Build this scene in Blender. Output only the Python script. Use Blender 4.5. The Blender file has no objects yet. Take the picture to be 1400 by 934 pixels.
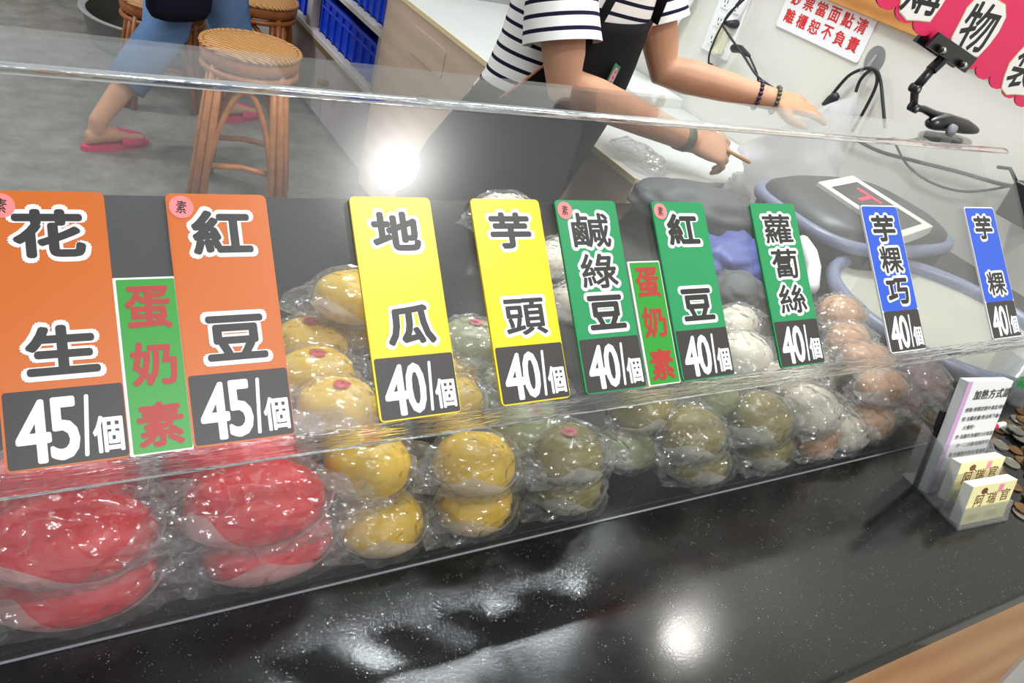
import bpy, bmesh, math, random
from mathutils import Vector, Matrix, noise
random.seed(7)
PI = math.pi
SC = bpy.context.scene
COL = SC.collection

# ------------------------------------------------------------------ camera
CAM = Vector((0.0186, -0.3331, 1.4370))
RIGHT = Vector((0.850088, -0.463917, 0.249260))
UP = Vector((0.075391, 0.575629, 0.814228))
FWD = Vector((0.521216, 0.673374, -0.524311))
FPX = 1129.86
cam_d = bpy.data.cameras.new('camera')
cam_d.sensor_width = 36.0
cam_d.lens = FPX * 36.0 / 1400.0
cam_d.clip_start = 0.02
cam_d.clip_end = 60
cam = bpy.data.objects.new('camera', cam_d)
COL.objects.link(cam)
cam.matrix_world = Matrix(((RIGHT.x, UP.x, -FWD.x, CAM.x), (RIGHT.y, UP.y, -FWD.y, CAM.y),
                           (RIGHT.z, UP.z, -FWD.z, CAM.z), (0, 0, 0, 1)))
SC.camera = cam

def at(px, py, x=None, y=None, z=None):
    """the point of the place that lies behind a measured pixel, on the plane x=, y= or z="""
    d = FWD + RIGHT * ((px - 700) / FPX) - UP * ((py - 467) / FPX)
    if x is not None: s = (x - CAM.x) / d.x
    elif y is not None: s = (y - CAM.y) / d.y
    else: s = (z - CAM.z) / d.z
    return CAM + d * s

# ------------------------------------------------------------------ world, lights, exposure
SC.view_settings.view_transform = 'Standard'
SC.view_settings.look = 'None'
SC.view_settings.gamma = 1.0
SC.view_settings.use_curve_mapping = False
SC.view_settings.exposure = 0.20
SC.cycles.transparent_max_bounces = 40
SC.cycles.max_bounces = 10
SC.cycles.caustics_reflective = False
SC.cycles.caustics_refractive = False
world = bpy.data.worlds.new('room_light')
SC.world = world
world.use_nodes = True
world.node_tree.nodes['Background'].inputs[0].default_value = (0.93, 0.97, 1.0, 1)
world.node_tree.nodes['Background'].inputs[1].default_value = 0.54

def lamp(name, loc, watts, size, size_y=None, col=(1, 1, 1), disk=False):
    l = bpy.data.lights.new(name, 'AREA')
    l.energy = watts
    l.color = col
    l.size = size
    if disk:
        l.shape = 'DISK'
    elif size_y:
        l.shape = 'RECTANGLE'
        l.size_y = size_y
    o = bpy.data.objects.new(name, l)
    o.location = loc
    COL.objects.link(o)
    return o

lamp('ceiling_downlight', (1.03, -0.41, 2.68), 15, 0.145, disk=True, col=(1, .985, .95))
lamp('ceiling_tube_light', (1.30, 1.15, 2.70), 40, 1.2, 0.14, col=(.90, .97, 1))
lamp('pendant_downlight', (1.66, 0.575, 2.14), 2.2, 0.085, disk=True, col=(1, .97, .9))
lamp('front_fill_light', (0.6, -1.5, 2.70), 24, 1.2, 0.14, col=(.95, .98, 1))  # added fill lamp behind the camera, brightens the fronts
lamp('rear_fill_light', (-1.3, 3.9, 2.70), 50, 1.2, 0.14, col=(.97, .98, 1))  # added unseen lamp, keeps the rear floor bright

# ------------------------------------------------------------------ materials
def lin(c):
    c = c / 255.0
    return c / 12.92 if c <= 0.04045 else ((c + 0.055) / 1.055) ** 2.4
def rgb(r, g, b): return (lin(r), lin(g), lin(b), 1.0)

MATS = {}
def mat(name, col, rough=0.5, metal=0.0, spec=0.5, sub=0.0, noise_amt=0.0, noise_scale=40.0, bump=0.0, bump_scale=80.0, coat=0.0, stretch=None, emit=None):
    if name in MATS: return MATS[name]
    m = bpy.data.materials.new(name)
    m.use_nodes = True
    nt = m.node_tree
    b = nt.nodes['Principled BSDF']
    b.inputs['Base Color'].default_value = col
    b.inputs['Roughness'].default_value = rough
    b.inputs['Metallic'].default_value = metal
    b.inputs['Specular IOR Level'].default_value = spec
    b.inputs['Coat Weight'].default_value = coat
    if sub:
        b.inputs['Subsurface Weight'].default_value = sub
        b.inputs['Subsurface Radius'].default_value = (.012, .006, .003)
    if emit:
        b.inputs['Emission Color'].default_value = col
        b.inputs['Emission Strength'].default_value = emit
    tc = nt.nodes.new('ShaderNodeTexCoord')
    src = tc.outputs['Object']
    if stretch:
        mp = nt.nodes.new('ShaderNodeMapping')
        mp.inputs['Scale'].default_value = stretch
        nt.links.new(src, mp.inputs['Vector'])
        src = mp.outputs['Vector']
    if noise_amt:
        n = nt.nodes.new('ShaderNodeTexNoise')
        n.inputs['Scale'].default_value = noise_scale
        n.inputs['Detail'].default_value = 6
        nt.links.new(src, n.inputs['Vector'])
        mr = nt.nodes.new('ShaderNodeMapRange')
        mr.inputs['From Min'].default_value = .3
        mr.inputs['From Max'].default_value = .7
        mr.inputs['To Min'].default_value = 1 - noise_amt
        mr.inputs['To Max'].default_value = 1 + noise_amt
        nt.links.new(n.outputs['Fac'], mr.inputs['Value'])
        mx = nt.nodes.new('ShaderNodeVectorMath')
        mx.operation = 'SCALE'
        mx.inputs[0].default_value = col[:3]
        nt.links.new(mr.outputs['Result'], mx.inputs['Scale'])
        nt.links.new(mx.outputs['Vector'], b.inputs['Base Color'])
    if bump:
        n2 = nt.nodes.new('ShaderNodeTexNoise')
        n2.inputs['Scale'].default_value = bump_scale
        n2.inputs['Detail'].default_value = 4
        nt.links.new(src, n2.inputs['Vector'])
        bp = nt.nodes.new('ShaderNodeBump')
        bp.inputs['Strength'].default_value = bump
        bp.inputs['Distance'].default_value = .003
        nt.links.new(n2.outputs['Fac'], bp.inputs['Height'])
        nt.links.new(bp.outputs['Normal'], b.inputs['Normal'])
    MATS[name] = m
    return m

def clear_sheet(name, tint=(.985, .99, .985), rough=.02, haze=.03, milk=.04, bump=0.0, bump_scale=120.0, haze_rough=.35, f0=.04, stretch=None, milk_col=(.9, .92, .92), crease=0.0, crease_scale=30.0):
    """thin clear plastic: see-through, mirror-like at grazing angles, a little milky"""
    m = bpy.data.materials.new(name)
    m.use_nodes = True
    nt = m.node_tree
    N = nt.nodes
    L = nt.links
    for n in list(N): N.remove(n)
    out = N.new('ShaderNodeOutputMaterial')
    tr = N.new('ShaderNodeBsdfTransparent'); tr.inputs[0].default_value = (*tint, 1)
    gl = N.new('ShaderNodeBsdfGlossy'); gl.inputs['Roughness'].default_value = rough
    hz = N.new('ShaderNodeBsdfGlossy'); hz.inputs['Roughness'].default_value = haze_rough
    df = N.new('ShaderNodeBsdfDiffuse'); df.inputs[0].default_value = (*milk_col, 1)
    tl = N.new('ShaderNodeBsdfTranslucent'); tl.inputs[0].default_value = (*milk_col, 1)
    lw = N.new('ShaderNodeLayerWeight'); lw.inputs[0].default_value = .5
    pw = N.new('ShaderNodeMath'); pw.operation = 'POWER'; pw.inputs[1].default_value = 5
    L.new(lw.outputs['Facing'], pw.inputs[0])
    ma = N.new('ShaderNodeMath'); ma.operation = 'MULTIPLY_ADD'
    ma.inputs[1].default_value = 1 - f0; ma.inputs[2].default_value = f0
    L.new(pw.outputs[0], ma.inputs[0])
    m1 = N.new('ShaderNodeMixShader'); L.new(ma.outputs[0], m1.inputs[0]); L.new(tr.outputs[0], m1.inputs[1]); L.new(gl.outputs[0], m1.inputs[2])
    m2 = N.new('ShaderNodeMixShader'); m2.inputs[0].default_value = haze; L.new(m1.outputs[0], m2.inputs[1]); L.new(hz.outputs[0], m2.inputs[2])
    m3 = N.new('ShaderNodeMixShader'); m3.inputs[0].default_value = .62; L.new(df.outputs[0], m3.inputs[1]); L.new(tl.outputs[0], m3.inputs[2])
    m4 = N.new('ShaderNodeMixShader'); m4.inputs[0].default_value = milk; L.new(m2.outputs[0], m4.inputs[1]); L.new(m3.outputs[0], m4.inputs[2])
    if bump:
        tc = N.new('ShaderNodeTexCoord')
        src = tc.outputs['Object']
        if stretch:
            mp = N.new('ShaderNodeMapping'); mp.inputs['Scale'].default_value = stretch
            L.new(src, mp.inputs['Vector']); src = mp.outputs['Vector']
        n = N.new('ShaderNodeTexNoise'); n.inputs['Scale'].default_value = bump_scale; n.inputs['Detail'].default_value = 3
        n.inputs['Distortion'].default_value = .6
        L.new(src, n.inputs['Vector'])
        bp = N.new('ShaderNodeBump'); bp.inputs['Strength'].default_value = bump; bp.inputs['Distance'].default_value = .004
        L.new(n.outputs['Fac'], bp.inputs['Height'])
        for x in (gl, hz): L.new(bp.outputs['Normal'], x.inputs['Normal'])
        L.new(bp.outputs['Normal'], lw.inputs['Normal'])
    if crease:
        tc2 = N.new('ShaderNodeTexCoord')
        nn = N.new('ShaderNodeTexVoronoi'); nn.feature = 'DISTANCE_TO_EDGE'; nn.inputs['Scale'].default_value = crease_scale
        L.new(tc2.outputs['Object'], nn.inputs['Vector'])
        nz = N.new('ShaderNodeTexNoise'); nz.inputs['Scale'].default_value = crease_scale * 1.3; L.new(tc2.outputs['Object'], nz.inputs['Vector'])
        nm = N.new('ShaderNodeMapRange'); nm.inputs['From Min'].default_value = .42; nm.inputs['From Max'].default_value = .62; nm.inputs['To Min'].default_value = .12; nm.inputs['To Max'].default_value = 0.0
        L.new(nz.outputs['Fac'], nm.inputs['Value'])
        ab = N.new('ShaderNodeMath'); ab.operation = 'ADD'; L.new(nn.outputs['Distance'], ab.inputs[0]); L.new(nm.outputs['Result'], ab.inputs[1])
        v2 = N.new('ShaderNodeTexVoronoi'); v2.inputs['Scale'].default_value = crease_scale * 1.6; L.new(tc2.outputs['Object'], v2.inputs['Vector'])
        b2 = N.new('ShaderNodeBump'); b2.inputs['Strength'].default_value = .85; b2.inputs['Distance'].default_value = .008
        L.new(v2.outputs['Distance'], b2.inputs['Height']); L.new(bp.outputs['Normal'], b2.inputs['Normal'])
        for x in (gl, hz): L.new(b2.outputs['Normal'], x.inputs['Normal'])
        L.new(b2.outputs['Normal'], lw.inputs['Normal'])
        mr = N.new('ShaderNodeMapRange'); mr.inputs['From Min'].default_value = 0; mr.inputs['From Max'].default_value = .06
        mr.inputs['To Min'].default_value = milk + crease; mr.inputs['To Max'].default_value = milk
        L.new(ab.outputs[0], mr.inputs['Value']); L.new(mr.outputs['Result'], m4.inputs[0])
    L.new(m4.outputs[0], out.inputs['Surface'])
    MATS[name] = m
    return m

def granite():
    m = bpy.data.materials.new('black_granite'); m.use_nodes = True
    nt = m.node_tree; N = nt.nodes; L = nt.links
    b = N['Principled BSDF']
    b.inputs['Specular IOR Level'].default_value = .42
    tc = N.new('ShaderNodeTexCoord')
    v = N.new('ShaderNodeTexVoronoi'); v.inputs['Scale'].default_value = 420
    L.new(tc.outputs['Object'], v.inputs['Vector'])
    rp = N.new('ShaderNodeValToRGB')
    rp.color_ramp.elements[0].position = 0.0; rp.color_ramp.elements[0].color = (.22, .23, .23, 1)
    rp.color_ramp.elements[1].position = .16; rp.color_ramp.elements[1].color = (.006, .0062, .006, 1)
    n = N.new('ShaderNodeTexNoise'); n.inputs['Scale'].default_value = 130; n.inputs['Detail'].default_value = 5
    L.new(tc.outputs['Object'], n.inputs['Vector'])
    ad = N.new('ShaderNodeMath'); ad.operation = 'MULTIPLY_ADD'; ad.inputs[1].default_value = -.9; ad.inputs[2].default_value = .50
    L.new(n.outputs['Fac'], ad.inputs[0])
    a2 = N.new('ShaderNodeMath'); a2.operation = 'ADD'
    L.new(v.outputs['Distance'], a2.inputs[0]); L.new(ad.outputs[0], a2.inputs[1])
    L.new(a2.outputs[0], rp.inputs['Fac'])
    L.new(rp.outputs['Color'], b.inputs['Base Color'])
    n3 = N.new('ShaderNodeTexNoise'); n3.inputs['Scale'].default_value = 9; n3.inputs['Detail'].default_value = 5
    L.new(tc.outputs['Object'], n3.inputs['Vector'])
    mr = N.new('ShaderNodeMapRange'); mr.inputs['From Min'].default_value = .35; mr.inputs['From Max'].default_value = .7
    mr.inputs['To Min'].default_value = .09; mr.inputs['To Max'].default_value = .22
    L.new(n3.outputs['Fac'], mr.inputs['Value'])
    L.new(mr.outputs['Result'], b.inputs['Roughness'])
    n4 = N.new('ShaderNodeTexNoise'); n4.inputs['Scale'].default_value = 320; n4.inputs['Detail'].default_value = 2
    L.new(tc.outputs['Object'], n4.inputs['Vector'])
    bp = N.new('ShaderNodeBump'); bp.inputs['Strength'].default_value = .05; bp.inputs['Distance'].default_value = .0005
    L.new(n4.outputs['Fac'], bp.inputs['Height']); L.new(bp.outputs['Normal'], b.inputs['Normal'])
    MATS['granite'] = m
granite()

def wave_mat(name, c1, c2, scale, direction='X', rough=.5, bump=.4, dist=2.0):
    m = bpy.data.materials.new(name); m.use_nodes = True
    nt = m.node_tree; N = nt.nodes; L = nt.links; b = N['Principled BSDF']
    b.inputs['Roughness'].default_value = rough
    tc = N.new('ShaderNodeTexCoord'); w = N.new('ShaderNodeTexWave'); w.bands_direction = direction
    w.inputs['Scale'].default_value = scale; w.inputs['Distortion'].default_value = dist; w.inputs['Detail'].default_value = 2
    L.new(tc.outputs['Object'], w.inputs['Vector'])
    rp = N.new('ShaderNodeValToRGB'); rp.color_ramp.elements[0].color = c1; rp.color_ramp.elements[1].color = c2
    L.new(w.outputs['Fac'], rp.inputs['Fac']); L.new(rp.outputs['Color'], b.inputs['Base Color'])
    bp = N.new('ShaderNodeBump'); bp.inputs['Strength'].default_value = bump; bp.inputs['Distance'].default_value = .004
    L.new(w.outputs['Fac'], bp.inputs['Height']); L.new(bp.outputs['Normal'], b.inputs['Normal'])
    MATS[name] = m
    return m

def stripe_mat():
    m = bpy.data.materials.new('striped_cotton'); m.use_nodes = True
    nt = m.node_tree; N = nt.nodes; L = nt.links; b = N['Principled BSDF']
    b.inputs['Roughness'].default_value = .9; b.inputs['Specular IOR Level'].default_value = .1
    a = N.new('ShaderNodeAttribute'); a.attribute_name = 'stripe'
    fr = N.new('ShaderNodeMath'); fr.operation = 'FRACT'
    L.new(a.outputs['Fac'], fr.inputs[0])
    gt = N.new('ShaderNodeMath'); gt.operation = 'LESS_THAN'; gt.inputs[1].default_value = .29
    L.new(fr.outputs[0], gt.inputs[0])
    mx = N.new('ShaderNodeMix'); mx.data_type = 'RGBA'
    mx.inputs['A'].default_value = rgb(238, 235, 230); mx.inputs['B'].default_value = rgb(28, 28, 52)
    L.new(gt.outputs[0], mx.inputs['Factor']); L.new(mx.outputs['Result'], b.inputs['Base Color'])
    MATS['stripe'] = m
stripe_mat()

def floor_mat():
    m = bpy.data.materials.new('mottled_grey_floor'); m.use_nodes = True
    nt = m.node_tree; N = nt.nodes; L = nt.links; b = N['Principled BSDF']
    b.inputs['Roughness'].default_value = .45
    tc = N.new('ShaderNodeTexCoord')
    n = N.new('ShaderNodeTexNoise'); n.inputs['Scale'].default_value = 9; n.inputs['Detail'].default_value = 12; n.inputs['Roughness'].default_value = .7
    L.new(tc.outputs['Object'], n.inputs['Vector'])
    rp = N.new('ShaderNodeValToRGB')
    rp.color_ramp.elements[0].position = .3; rp.color_ramp.elements[0].color = rgb(96, 94, 88)
    rp.color_ramp.elements[1].position = .7; rp.color_ramp.elements[1].color = rgb(146, 143, 135)
    L.new(n.outputs['Fac'], rp.inputs['Fac']); L.new(rp.outputs['Color'], b.inputs['Base Color'])
    MATS['floor'] = m
floor_mat()

clear_sheet('acrylic', haze=.012, milk=.032, rough=.012, haze_rough=.2)
clear_sheet('acrylic_small', tint=(.95, .96, .97), haze=.08, milk=.14, f0=.07)
clear_sheet('film', tint=(.99, .99, .985), rough=.08, haze=.035, milk=.055, bump=.35, bump_scale=60, haze_rough=.25, f0=.07, crease=.30, crease_scale=42)
clear_sheet('bag_white', tint=(.97, .97, .98), rough=.2, haze=.05, milk=.72, bump=.6, bump_scale=14, milk_col=(.93, .93, .95))
clear_sheet('wax_paper', tint=(.95, .94, .92), rough=.3, haze=.05, milk=.72, bump=.6, bump_scale=60, milk_col=(.93, .91, .88))
def bend_glass(key='bend', bump=.5):
    m = bpy.data.materials.new('acrylic_' + key); m.use_nodes = True
    nt = m.node_tree; N = nt.nodes; L = nt.links
    for n in list(N): N.remove(n)
    o = N.new('ShaderNodeOutputMaterial'); g = N.new('ShaderNodeBsdfGlass'); g.inputs['IOR'].default_value = 1.49
    g.inputs['Roughness'].default_value = .02; g.inputs['Color'].default_value = (.98, .985, .985, 1)
    tc = N.new('ShaderNodeTexCoord'); mp = N.new('ShaderNodeMapping'); mp.inputs['Scale'].default_value = (12, 160, 160)
    L.new(tc.outputs['Object'], mp.inputs['Vector'])
    n = N.new('ShaderNodeTexNoise'); n.inputs['Scale'].default_value = 1.4; n.inputs['Detail'].default_value = 3
    L.new(mp.outputs['Vector'], n.inputs['Vector'])
    bp = N.new('ShaderNodeBump'); bp.inputs['Strength'].default_value = bump; bp.inputs['Distance'].default_value = .003
    L.new(n.outputs['Fac'], bp.inputs['Height']); L.new(bp.outputs['Normal'], g.inputs['Normal'])
    L.new(g.outputs[0], o.inputs['Surface'])
    MATS[key] = m
bend_glass()
bend_glass('smooth_bend', .08)
wave_mat('rattan_weave', rgb(150, 92, 40), rgb(222, 168, 98), 26, 'DIAGONAL', .45, .8, 2.0)
wave_mat('wood_fascia', rgb(196, 138, 88), rgb(212, 158, 106), 3.0, 'Z', .4, .05, 4.0)
wave_mat('wood_rail', rgb(170, 112, 52), rgb(196, 140, 74), 6.0, 'Z', .45, .05, 4.0)
wave_mat('beige_wood', rgb(196, 172, 152), rgb(205, 182, 162), 4.0, 'Z', .5, .03, 3.0)

M = MATS
mat('white_wall', rgb(218, 216, 206), .7, noise_amt=.03, noise_scale=3)
mat('white_plastic', rgb(236, 236, 236), .35)
mat('black_plastic', rgb(22, 22, 23), .3)
mat('black_rubber', rgb(30, 30, 32), .5)
mat('grey_clip', rgb(150, 150, 158), .4)
mat('chrome', rgb(210, 208, 200), .2, metal=1)
mat('rattan', rgb(186, 118, 62), .4, noise_amt=.2, noise_scale=30, bump=.2, bump_scale=120)
mat('rattan_dark', rgb(150, 84, 34), .4, noise_amt=.2, noise_scale=30)
mat('skin', rgb(194, 146, 116), .5, sub=.12, noise_amt=.06, noise_scale=18, spec=.35)
mat('apron_black', rgb(26, 25, 28), .85, noise_amt=.1, spec=.15)
mat('apron_trim', rgb(205, 130, 105), .8)
mat('trousers_dark', rgb(48, 48, 52), .9, spec=.1)
mat('jeans', rgb(104, 134, 174), .9, noise_amt=.18, noise_scale=9, spec=.1)
mat('navy_cloth', rgb(22, 22, 34), .85, spec=.1)
mat('slipper_pink', rgb(206, 44, 92), .6)
mat('hair', rgb(24, 20, 18), .5)
mat('lips', rgb(170, 95, 90), .5)
mat('eye', rgb(20, 16, 14), .2)
mat('bracelet', rgb(58, 34, 66), .3)
mat('bracelet_green', rgb(82, 88, 72), .35)
mat('label_green', rgb(42, 128, 84), .5)
mat('label_pink', rgb(226, 150, 176), .5)
mat('crate_blue', rgb(12, 66, 206), .4)
mat('shelf_white', rgb(214, 208, 200), .5)
mat('shelf_edge', rgb(120, 104, 72), .5)
mat('lilac_door', rgb(176, 166, 168), .5)
mat('knob_brown', rgb(122, 84, 40), .4)
mat('table_white', rgb(206, 208, 204), .4)
mat('cream_edge', rgb(226, 208, 164), .5)
mat('basin_grey', rgb(150, 150, 152), .4)
mat('basin_dark', rgb(52, 48, 38), .6, noise_amt=.3, noise_scale=10)
mat('card_orange', rgb(198, 97, 8), .35)
mat('card_yellow', rgb(232, 208, 16), .35)
mat('card_green', rgb(26, 140, 82), .35)
mat('card_blue', rgb(32, 84, 200), .35)
mat('card_lime', rgb(38, 146, 40), .35)
mat('card_white', rgb(240, 240, 242), .35)
mat('price_dark', rgb(52, 46, 44), .4)
mat('ink_dark', rgb(36, 34, 31), .4)
mat('ink_red', rgb(170, 42, 36), .4)
mat('sign_red', rgb(206, 40, 44), .4)
mat('sticker_pink', rgb(246, 128, 128), .5)
mat('banner_pink', rgb(224, 34, 92), .55)
mat('letter_card', rgb(240, 236, 230), .6)
mat('letter_edge', rgb(216, 180, 130), .6)
mat('brush_black', rgb(18, 16, 18), .5)
mat('dough_red', rgb(240, 30, 42), .35, sub=.15, noise_amt=.06, noise_scale=25)
mat('dough_yellow', rgb(244, 196, 26), .4, sub=.15, noise_amt=.08, noise_scale=25)
mat('dough_olive', rgb(150, 134, 66), .35, sub=.1, noise_amt=.12, noise_scale=35)
mat('dough_pale', rgb(176, 176, 128), .35, sub=.15, noise_amt=.08, noise_scale=35)
mat('dough_white', rgb(226, 214, 196), .4, sub=.2, noise_amt=.06, noise_scale=30)
mat('dough_tan', rgb(190, 140, 100), .4, sub=.1, noise_amt=.16, noise_scale=40)
mat('dough_taro', rgb(146, 116, 120), .4, sub=.1, noise_amt=.16, noise_scale=40)
mat('dot_red', rgb(226, 50, 56), .5)
mat('dot_pink', rgb(232, 104, 120), .5)
mat('paper_white', rgb(238, 238, 236), .7)
mat('paper_cream', rgb(248, 238, 176), .6)
mat('paper_cream_edge', rgb(240, 238, 224), .7, noise_amt=.1, noise_scale=200, stretch=(1, 1, 12))
mat('paper_lilac', rgb(206, 168, 204), .7)
mat('ink_brown', rgb(120, 62, 28), .5)
mat('ink_pink', rgb(240, 150, 170), .5)
mat('ink_tan', rgb(196, 164, 96), .6)
mat('leather_black', rgb(18, 18, 18), .4)
mat('coin_brass', rgb(140, 104, 64), .38, metal=1, noise_amt=.2, noise_scale=60)
mat('coin_silver', rgb(160, 156, 148), .32, metal=1, noise_amt=.15, noise_scale=60)
mat('scale_blue', rgb(112, 118, 142), .35)
mat('scale_dark', rgb(62, 64, 66), .4)
mat('scale_frame', rgb(206, 202, 194), .4)
mat('screen_dark', rgb(46, 42, 44), .25)
mat('led_red', rgb(255, 30, 70), .4, emit=1.6)
mat('tray_grey', rgb(176, 174, 162), .35)
mat('cloth_grey', rgb(70, 72, 74), .6)
mat('cloth_blue', rgb(62, 74, 146), .5, noise_amt=.1)
mat('outlet_cream', rgb(226, 222, 196), .4)
mat('print_green', rgb(50, 170, 80), .5)
mat('counter_white', rgb(206, 202, 196), .6)

# ------------------------------------------------------------------ geometry helpers
class MB:
    def __init__(self):
        self.v = []; self.f = []; self.a = []
    def add(self, verts, faces, attr=None):
        o = len(self.v)
        self.v += [tuple(p) for p in verts]
        self.f += [tuple(i + o for i in f) for f in faces]
        self.a += list(attr) if attr is not None else [0.0] * len(verts)
        return self
    def box(self, x0, x1, y0, y1, z0, z1):
        vs = [(x, y, z) for z in (z0, z1) for y in (y0, y1) for x in (x0, x1)]
        return self.add(vs, [(0, 2, 3, 1), (4, 5, 7, 6), (0, 1, 5, 4), (2, 6, 7, 3), (0, 4, 6, 2), (1, 3, 7, 5)])
    def loft(self, rings, cap=True, attr=None, closed=True):
        n = len(rings[0]); vs = [p for r in rings for p in r]; fs = []
        m = n if closed else n - 1
        for i in range(len(rings) - 1):
            for j in range(m):
                k = (j + 1) % n
                fs.append((i * n + j, i * n + k, (i + 1) * n + k, (i + 1) * n + j))
        if cap and closed:
            fs.append(tuple(reversed(range(n)))); b = (len(rings) - 1) * n
            fs.append(tuple(range(b, b + n)))
        at_ = None
        if attr is not None: at_ = [attr[i] if not isinstance(attr[i], (list, tuple)) else attr[i][j] for i in range(len(rings)) for j in range(n)]
        return self.add(vs, fs, at_)
    def tube(self, pts, rad, seg=8, cap=True, round_end=False, attr=None, flat=1.0):
        pts = [Vector(p) for p in pts]
        if not hasattr(rad, '__len__'): rad = [rad] * len(pts)
        rad = list(rad)
        if round_end:
            d0 = (pts[0] - pts[1]).normalized(); d1 = (pts[-1] - pts[-2]).normalized()
            r0, r1 = rad[0], rad[-1]
            pre = [pts[0] + d0 * r0 * .95, pts[0] + d0 * r0 * .7]; prr = [r0 * .25, r0 * .72]
            pos = [pts[-1] + d1 * r1 * .7, pts[-1] + d1 * r1 * .95]; por = [r1 * .72, r1 * .25]
            pts = pre + pts + pos; rad = prr + rad + por
        rings = []; up = None
        for i, p in enumerate(pts):
            t = (pts[min(i + 1, len(pts) - 1)] - pts[max(i - 1, 0)])
            if t.length < 1e-9: t = Vector((0, 0, 1))
            t.normalize()
            if up is None:
                up = Vector((0, 0, 1)) if abs(t.z) < .9 else Vector((1, 0, 0))
            s = t.cross(up)
            if s.length < 1e-6: s = t.orthogonal()
            s.normalize(); up = s.cross(t).normalized()
            rings.append([p + s * (rad[i] * math.cos(2 * PI * j / seg)) + up * (rad[i] * flat * math.sin(2 * PI * j / seg)) for j in range(seg)])
        return self.loft(rings, cap, attr)
    def lathe(self, prof, c=(0, 0, 0), seg=24, cap=False):
        c = Vector(c)
        rings = [[c + Vector((r * math.cos(2 * PI * j / seg), r * math.sin(2 * PI * j / seg), z)) for j in range(seg)] for r, z in prof]
        return self.loft(rings, cap)
    def ellipsoid(self, c, r, rot=None, seg=14, rings=9):
        c = Vector(c); rs = []
        for i in range(1, rings):
            th = PI * i / rings
            rs.append([Vector((r[0] * math.sin(th) * math.cos(2 * PI * j / seg), r[1] * math.sin(th) * math.sin(2 * PI * j / seg), -r[2] * math.cos(th))) for j in range(seg)])
        if rot is not None: rs = [[rot @ p for p in q] for q in rs]
        return self.loft([[c + p for p in q] for q in rs])
    def prism(self, poly, o, e1, e2, n, d0, d1):
        o, e1, e2, n = Vector(o), Vector(e1), Vector(e2), Vector(n)
        k = len(poly)
        vs = [o + e1 * a + e2 * b + n * d0 for a, b in poly] + [o + e1 * a + e2 * b + n * d1 for a, b in poly]
        fs = [tuple(reversed(range(k))), tuple(range(k, 2 * k))] + [(i, (i + 1) % k, k + (i + 1) % k, k + i) for i in range(k)]
        return self.add(vs, fs)
    def mesh(self, name, m=None, smooth=False, attr=False, fix=True):
        me = bpy.data.meshes.new(name)
        me.from_pydata(self.v, [], self.f)
        if attr:
            a = me.attributes.new('stripe', 'FLOAT', 'POINT')
            a.data.foreach_set('value', self.a)
        if fix:
            bm = bmesh.new(); bm.from_mesh(me); bmesh.ops.recalc_face_normals(bm, faces=bm.faces); bm.to_mesh(me); bm.free()
        if smooth: me.polygons.foreach_set('use_smooth', [True] * len(me.polygons))
        if m: me.materials.append(m)
        me.update()
        return me
    def obj(self, name, m, parent=None, smooth=False, bevel=0.0, attr=False, label=None, fix=True):
        o = bpy.data.objects.new(name, self.mesh(name, m, smooth, attr, fix))
        COL.objects.link(o)
        if parent: setparent(o, parent)
        if bevel:
            b = o.modifiers.new('bevel', 'BEVEL'); b.width = bevel; b.segments = 3; b.limit_method = 'ANGLE'; b.angle_limit = math.radians(40)
            o.data.polygons.foreach_set('use_smooth', [True] * len(o.data.polygons))
            w = o.modifiers.new('wn', 'WEIGHTED_NORMAL'); w.keep_sharp = False
        if label: o['label'] = label
        return o

def setparent(o, p):
    o.parent = p
    o.matrix_parent_inverse = p.matrix_basis.inverted()

def thing(name, label, cat, loc=(0, 0, 0), group=None, rotz=0.0):
    o = bpy.data.objects.new(name, None)
    o.empty_display_size = .05
    o.location = loc
    o.rotation_euler = (0, 0, rotz)
    COL.objects.link(o)
    return tag(o, label, cat, group)
def tag(o, label, cat, group=None):
    o['label'] = label; o['category'] = cat
    if group: o['group'] = group
    return o
def struct(o, label=None):
    o['kind'] = 'structure'
    if label: o['label'] = label
    return o

def rrect(w, h, r, x0=0.0, y0=0.0, n=4):
    pts = []
    for cx, cy, a0 in ((w - r, h - r, 0), (r, h - r, 90), (r, r, 180), (w - r, r, 270)):
        for i in range(n + 1):
            a = math.radians(a0 + 90 * i / n)
            pts.append((x0 + cx + r * math.cos(a), y0 + cy + r * math.sin(a)))
    return pts

GLY = {}
def glyph(ch):
    if ch in GLY: return GLY[ch]
    cu = bpy.data.curves.new('glyph', 'FONT'); cu.body = ch; cu.resolution_u = 3
    o = bpy.data.objects.new('glyph', cu); COL.objects.link(o)
    dg = bpy.context.evaluated_depsgraph_get()
    me = bpy.data.meshes.new_from_object(o.evaluated_get(dg))
    vs = [(v.co.x, v.co.y) for v in me.vertices]; fs = [tuple(p.vertices) for p in me.polygons]
    bpy.data.objects.remove(o); bpy.data.curves.remove(cu); bpy.data.meshes.remove(me)
    xs = [p[0] for p in vs]; ys = [p[1] for p in vs]
    x0, x1, y0, y1 = min(xs), max(xs), min(ys), max(ys)
    vs = [((a - (x0 + x1) / 2) / max(x1 - x0, 1e-6), (b - (y0 + y1) / 2) / max(y1 - y0, 1e-6)) for a, b in vs]
    GLY[ch] = (vs, fs, x1 - x0, y1 - y0)
    return GLY[ch]

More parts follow.
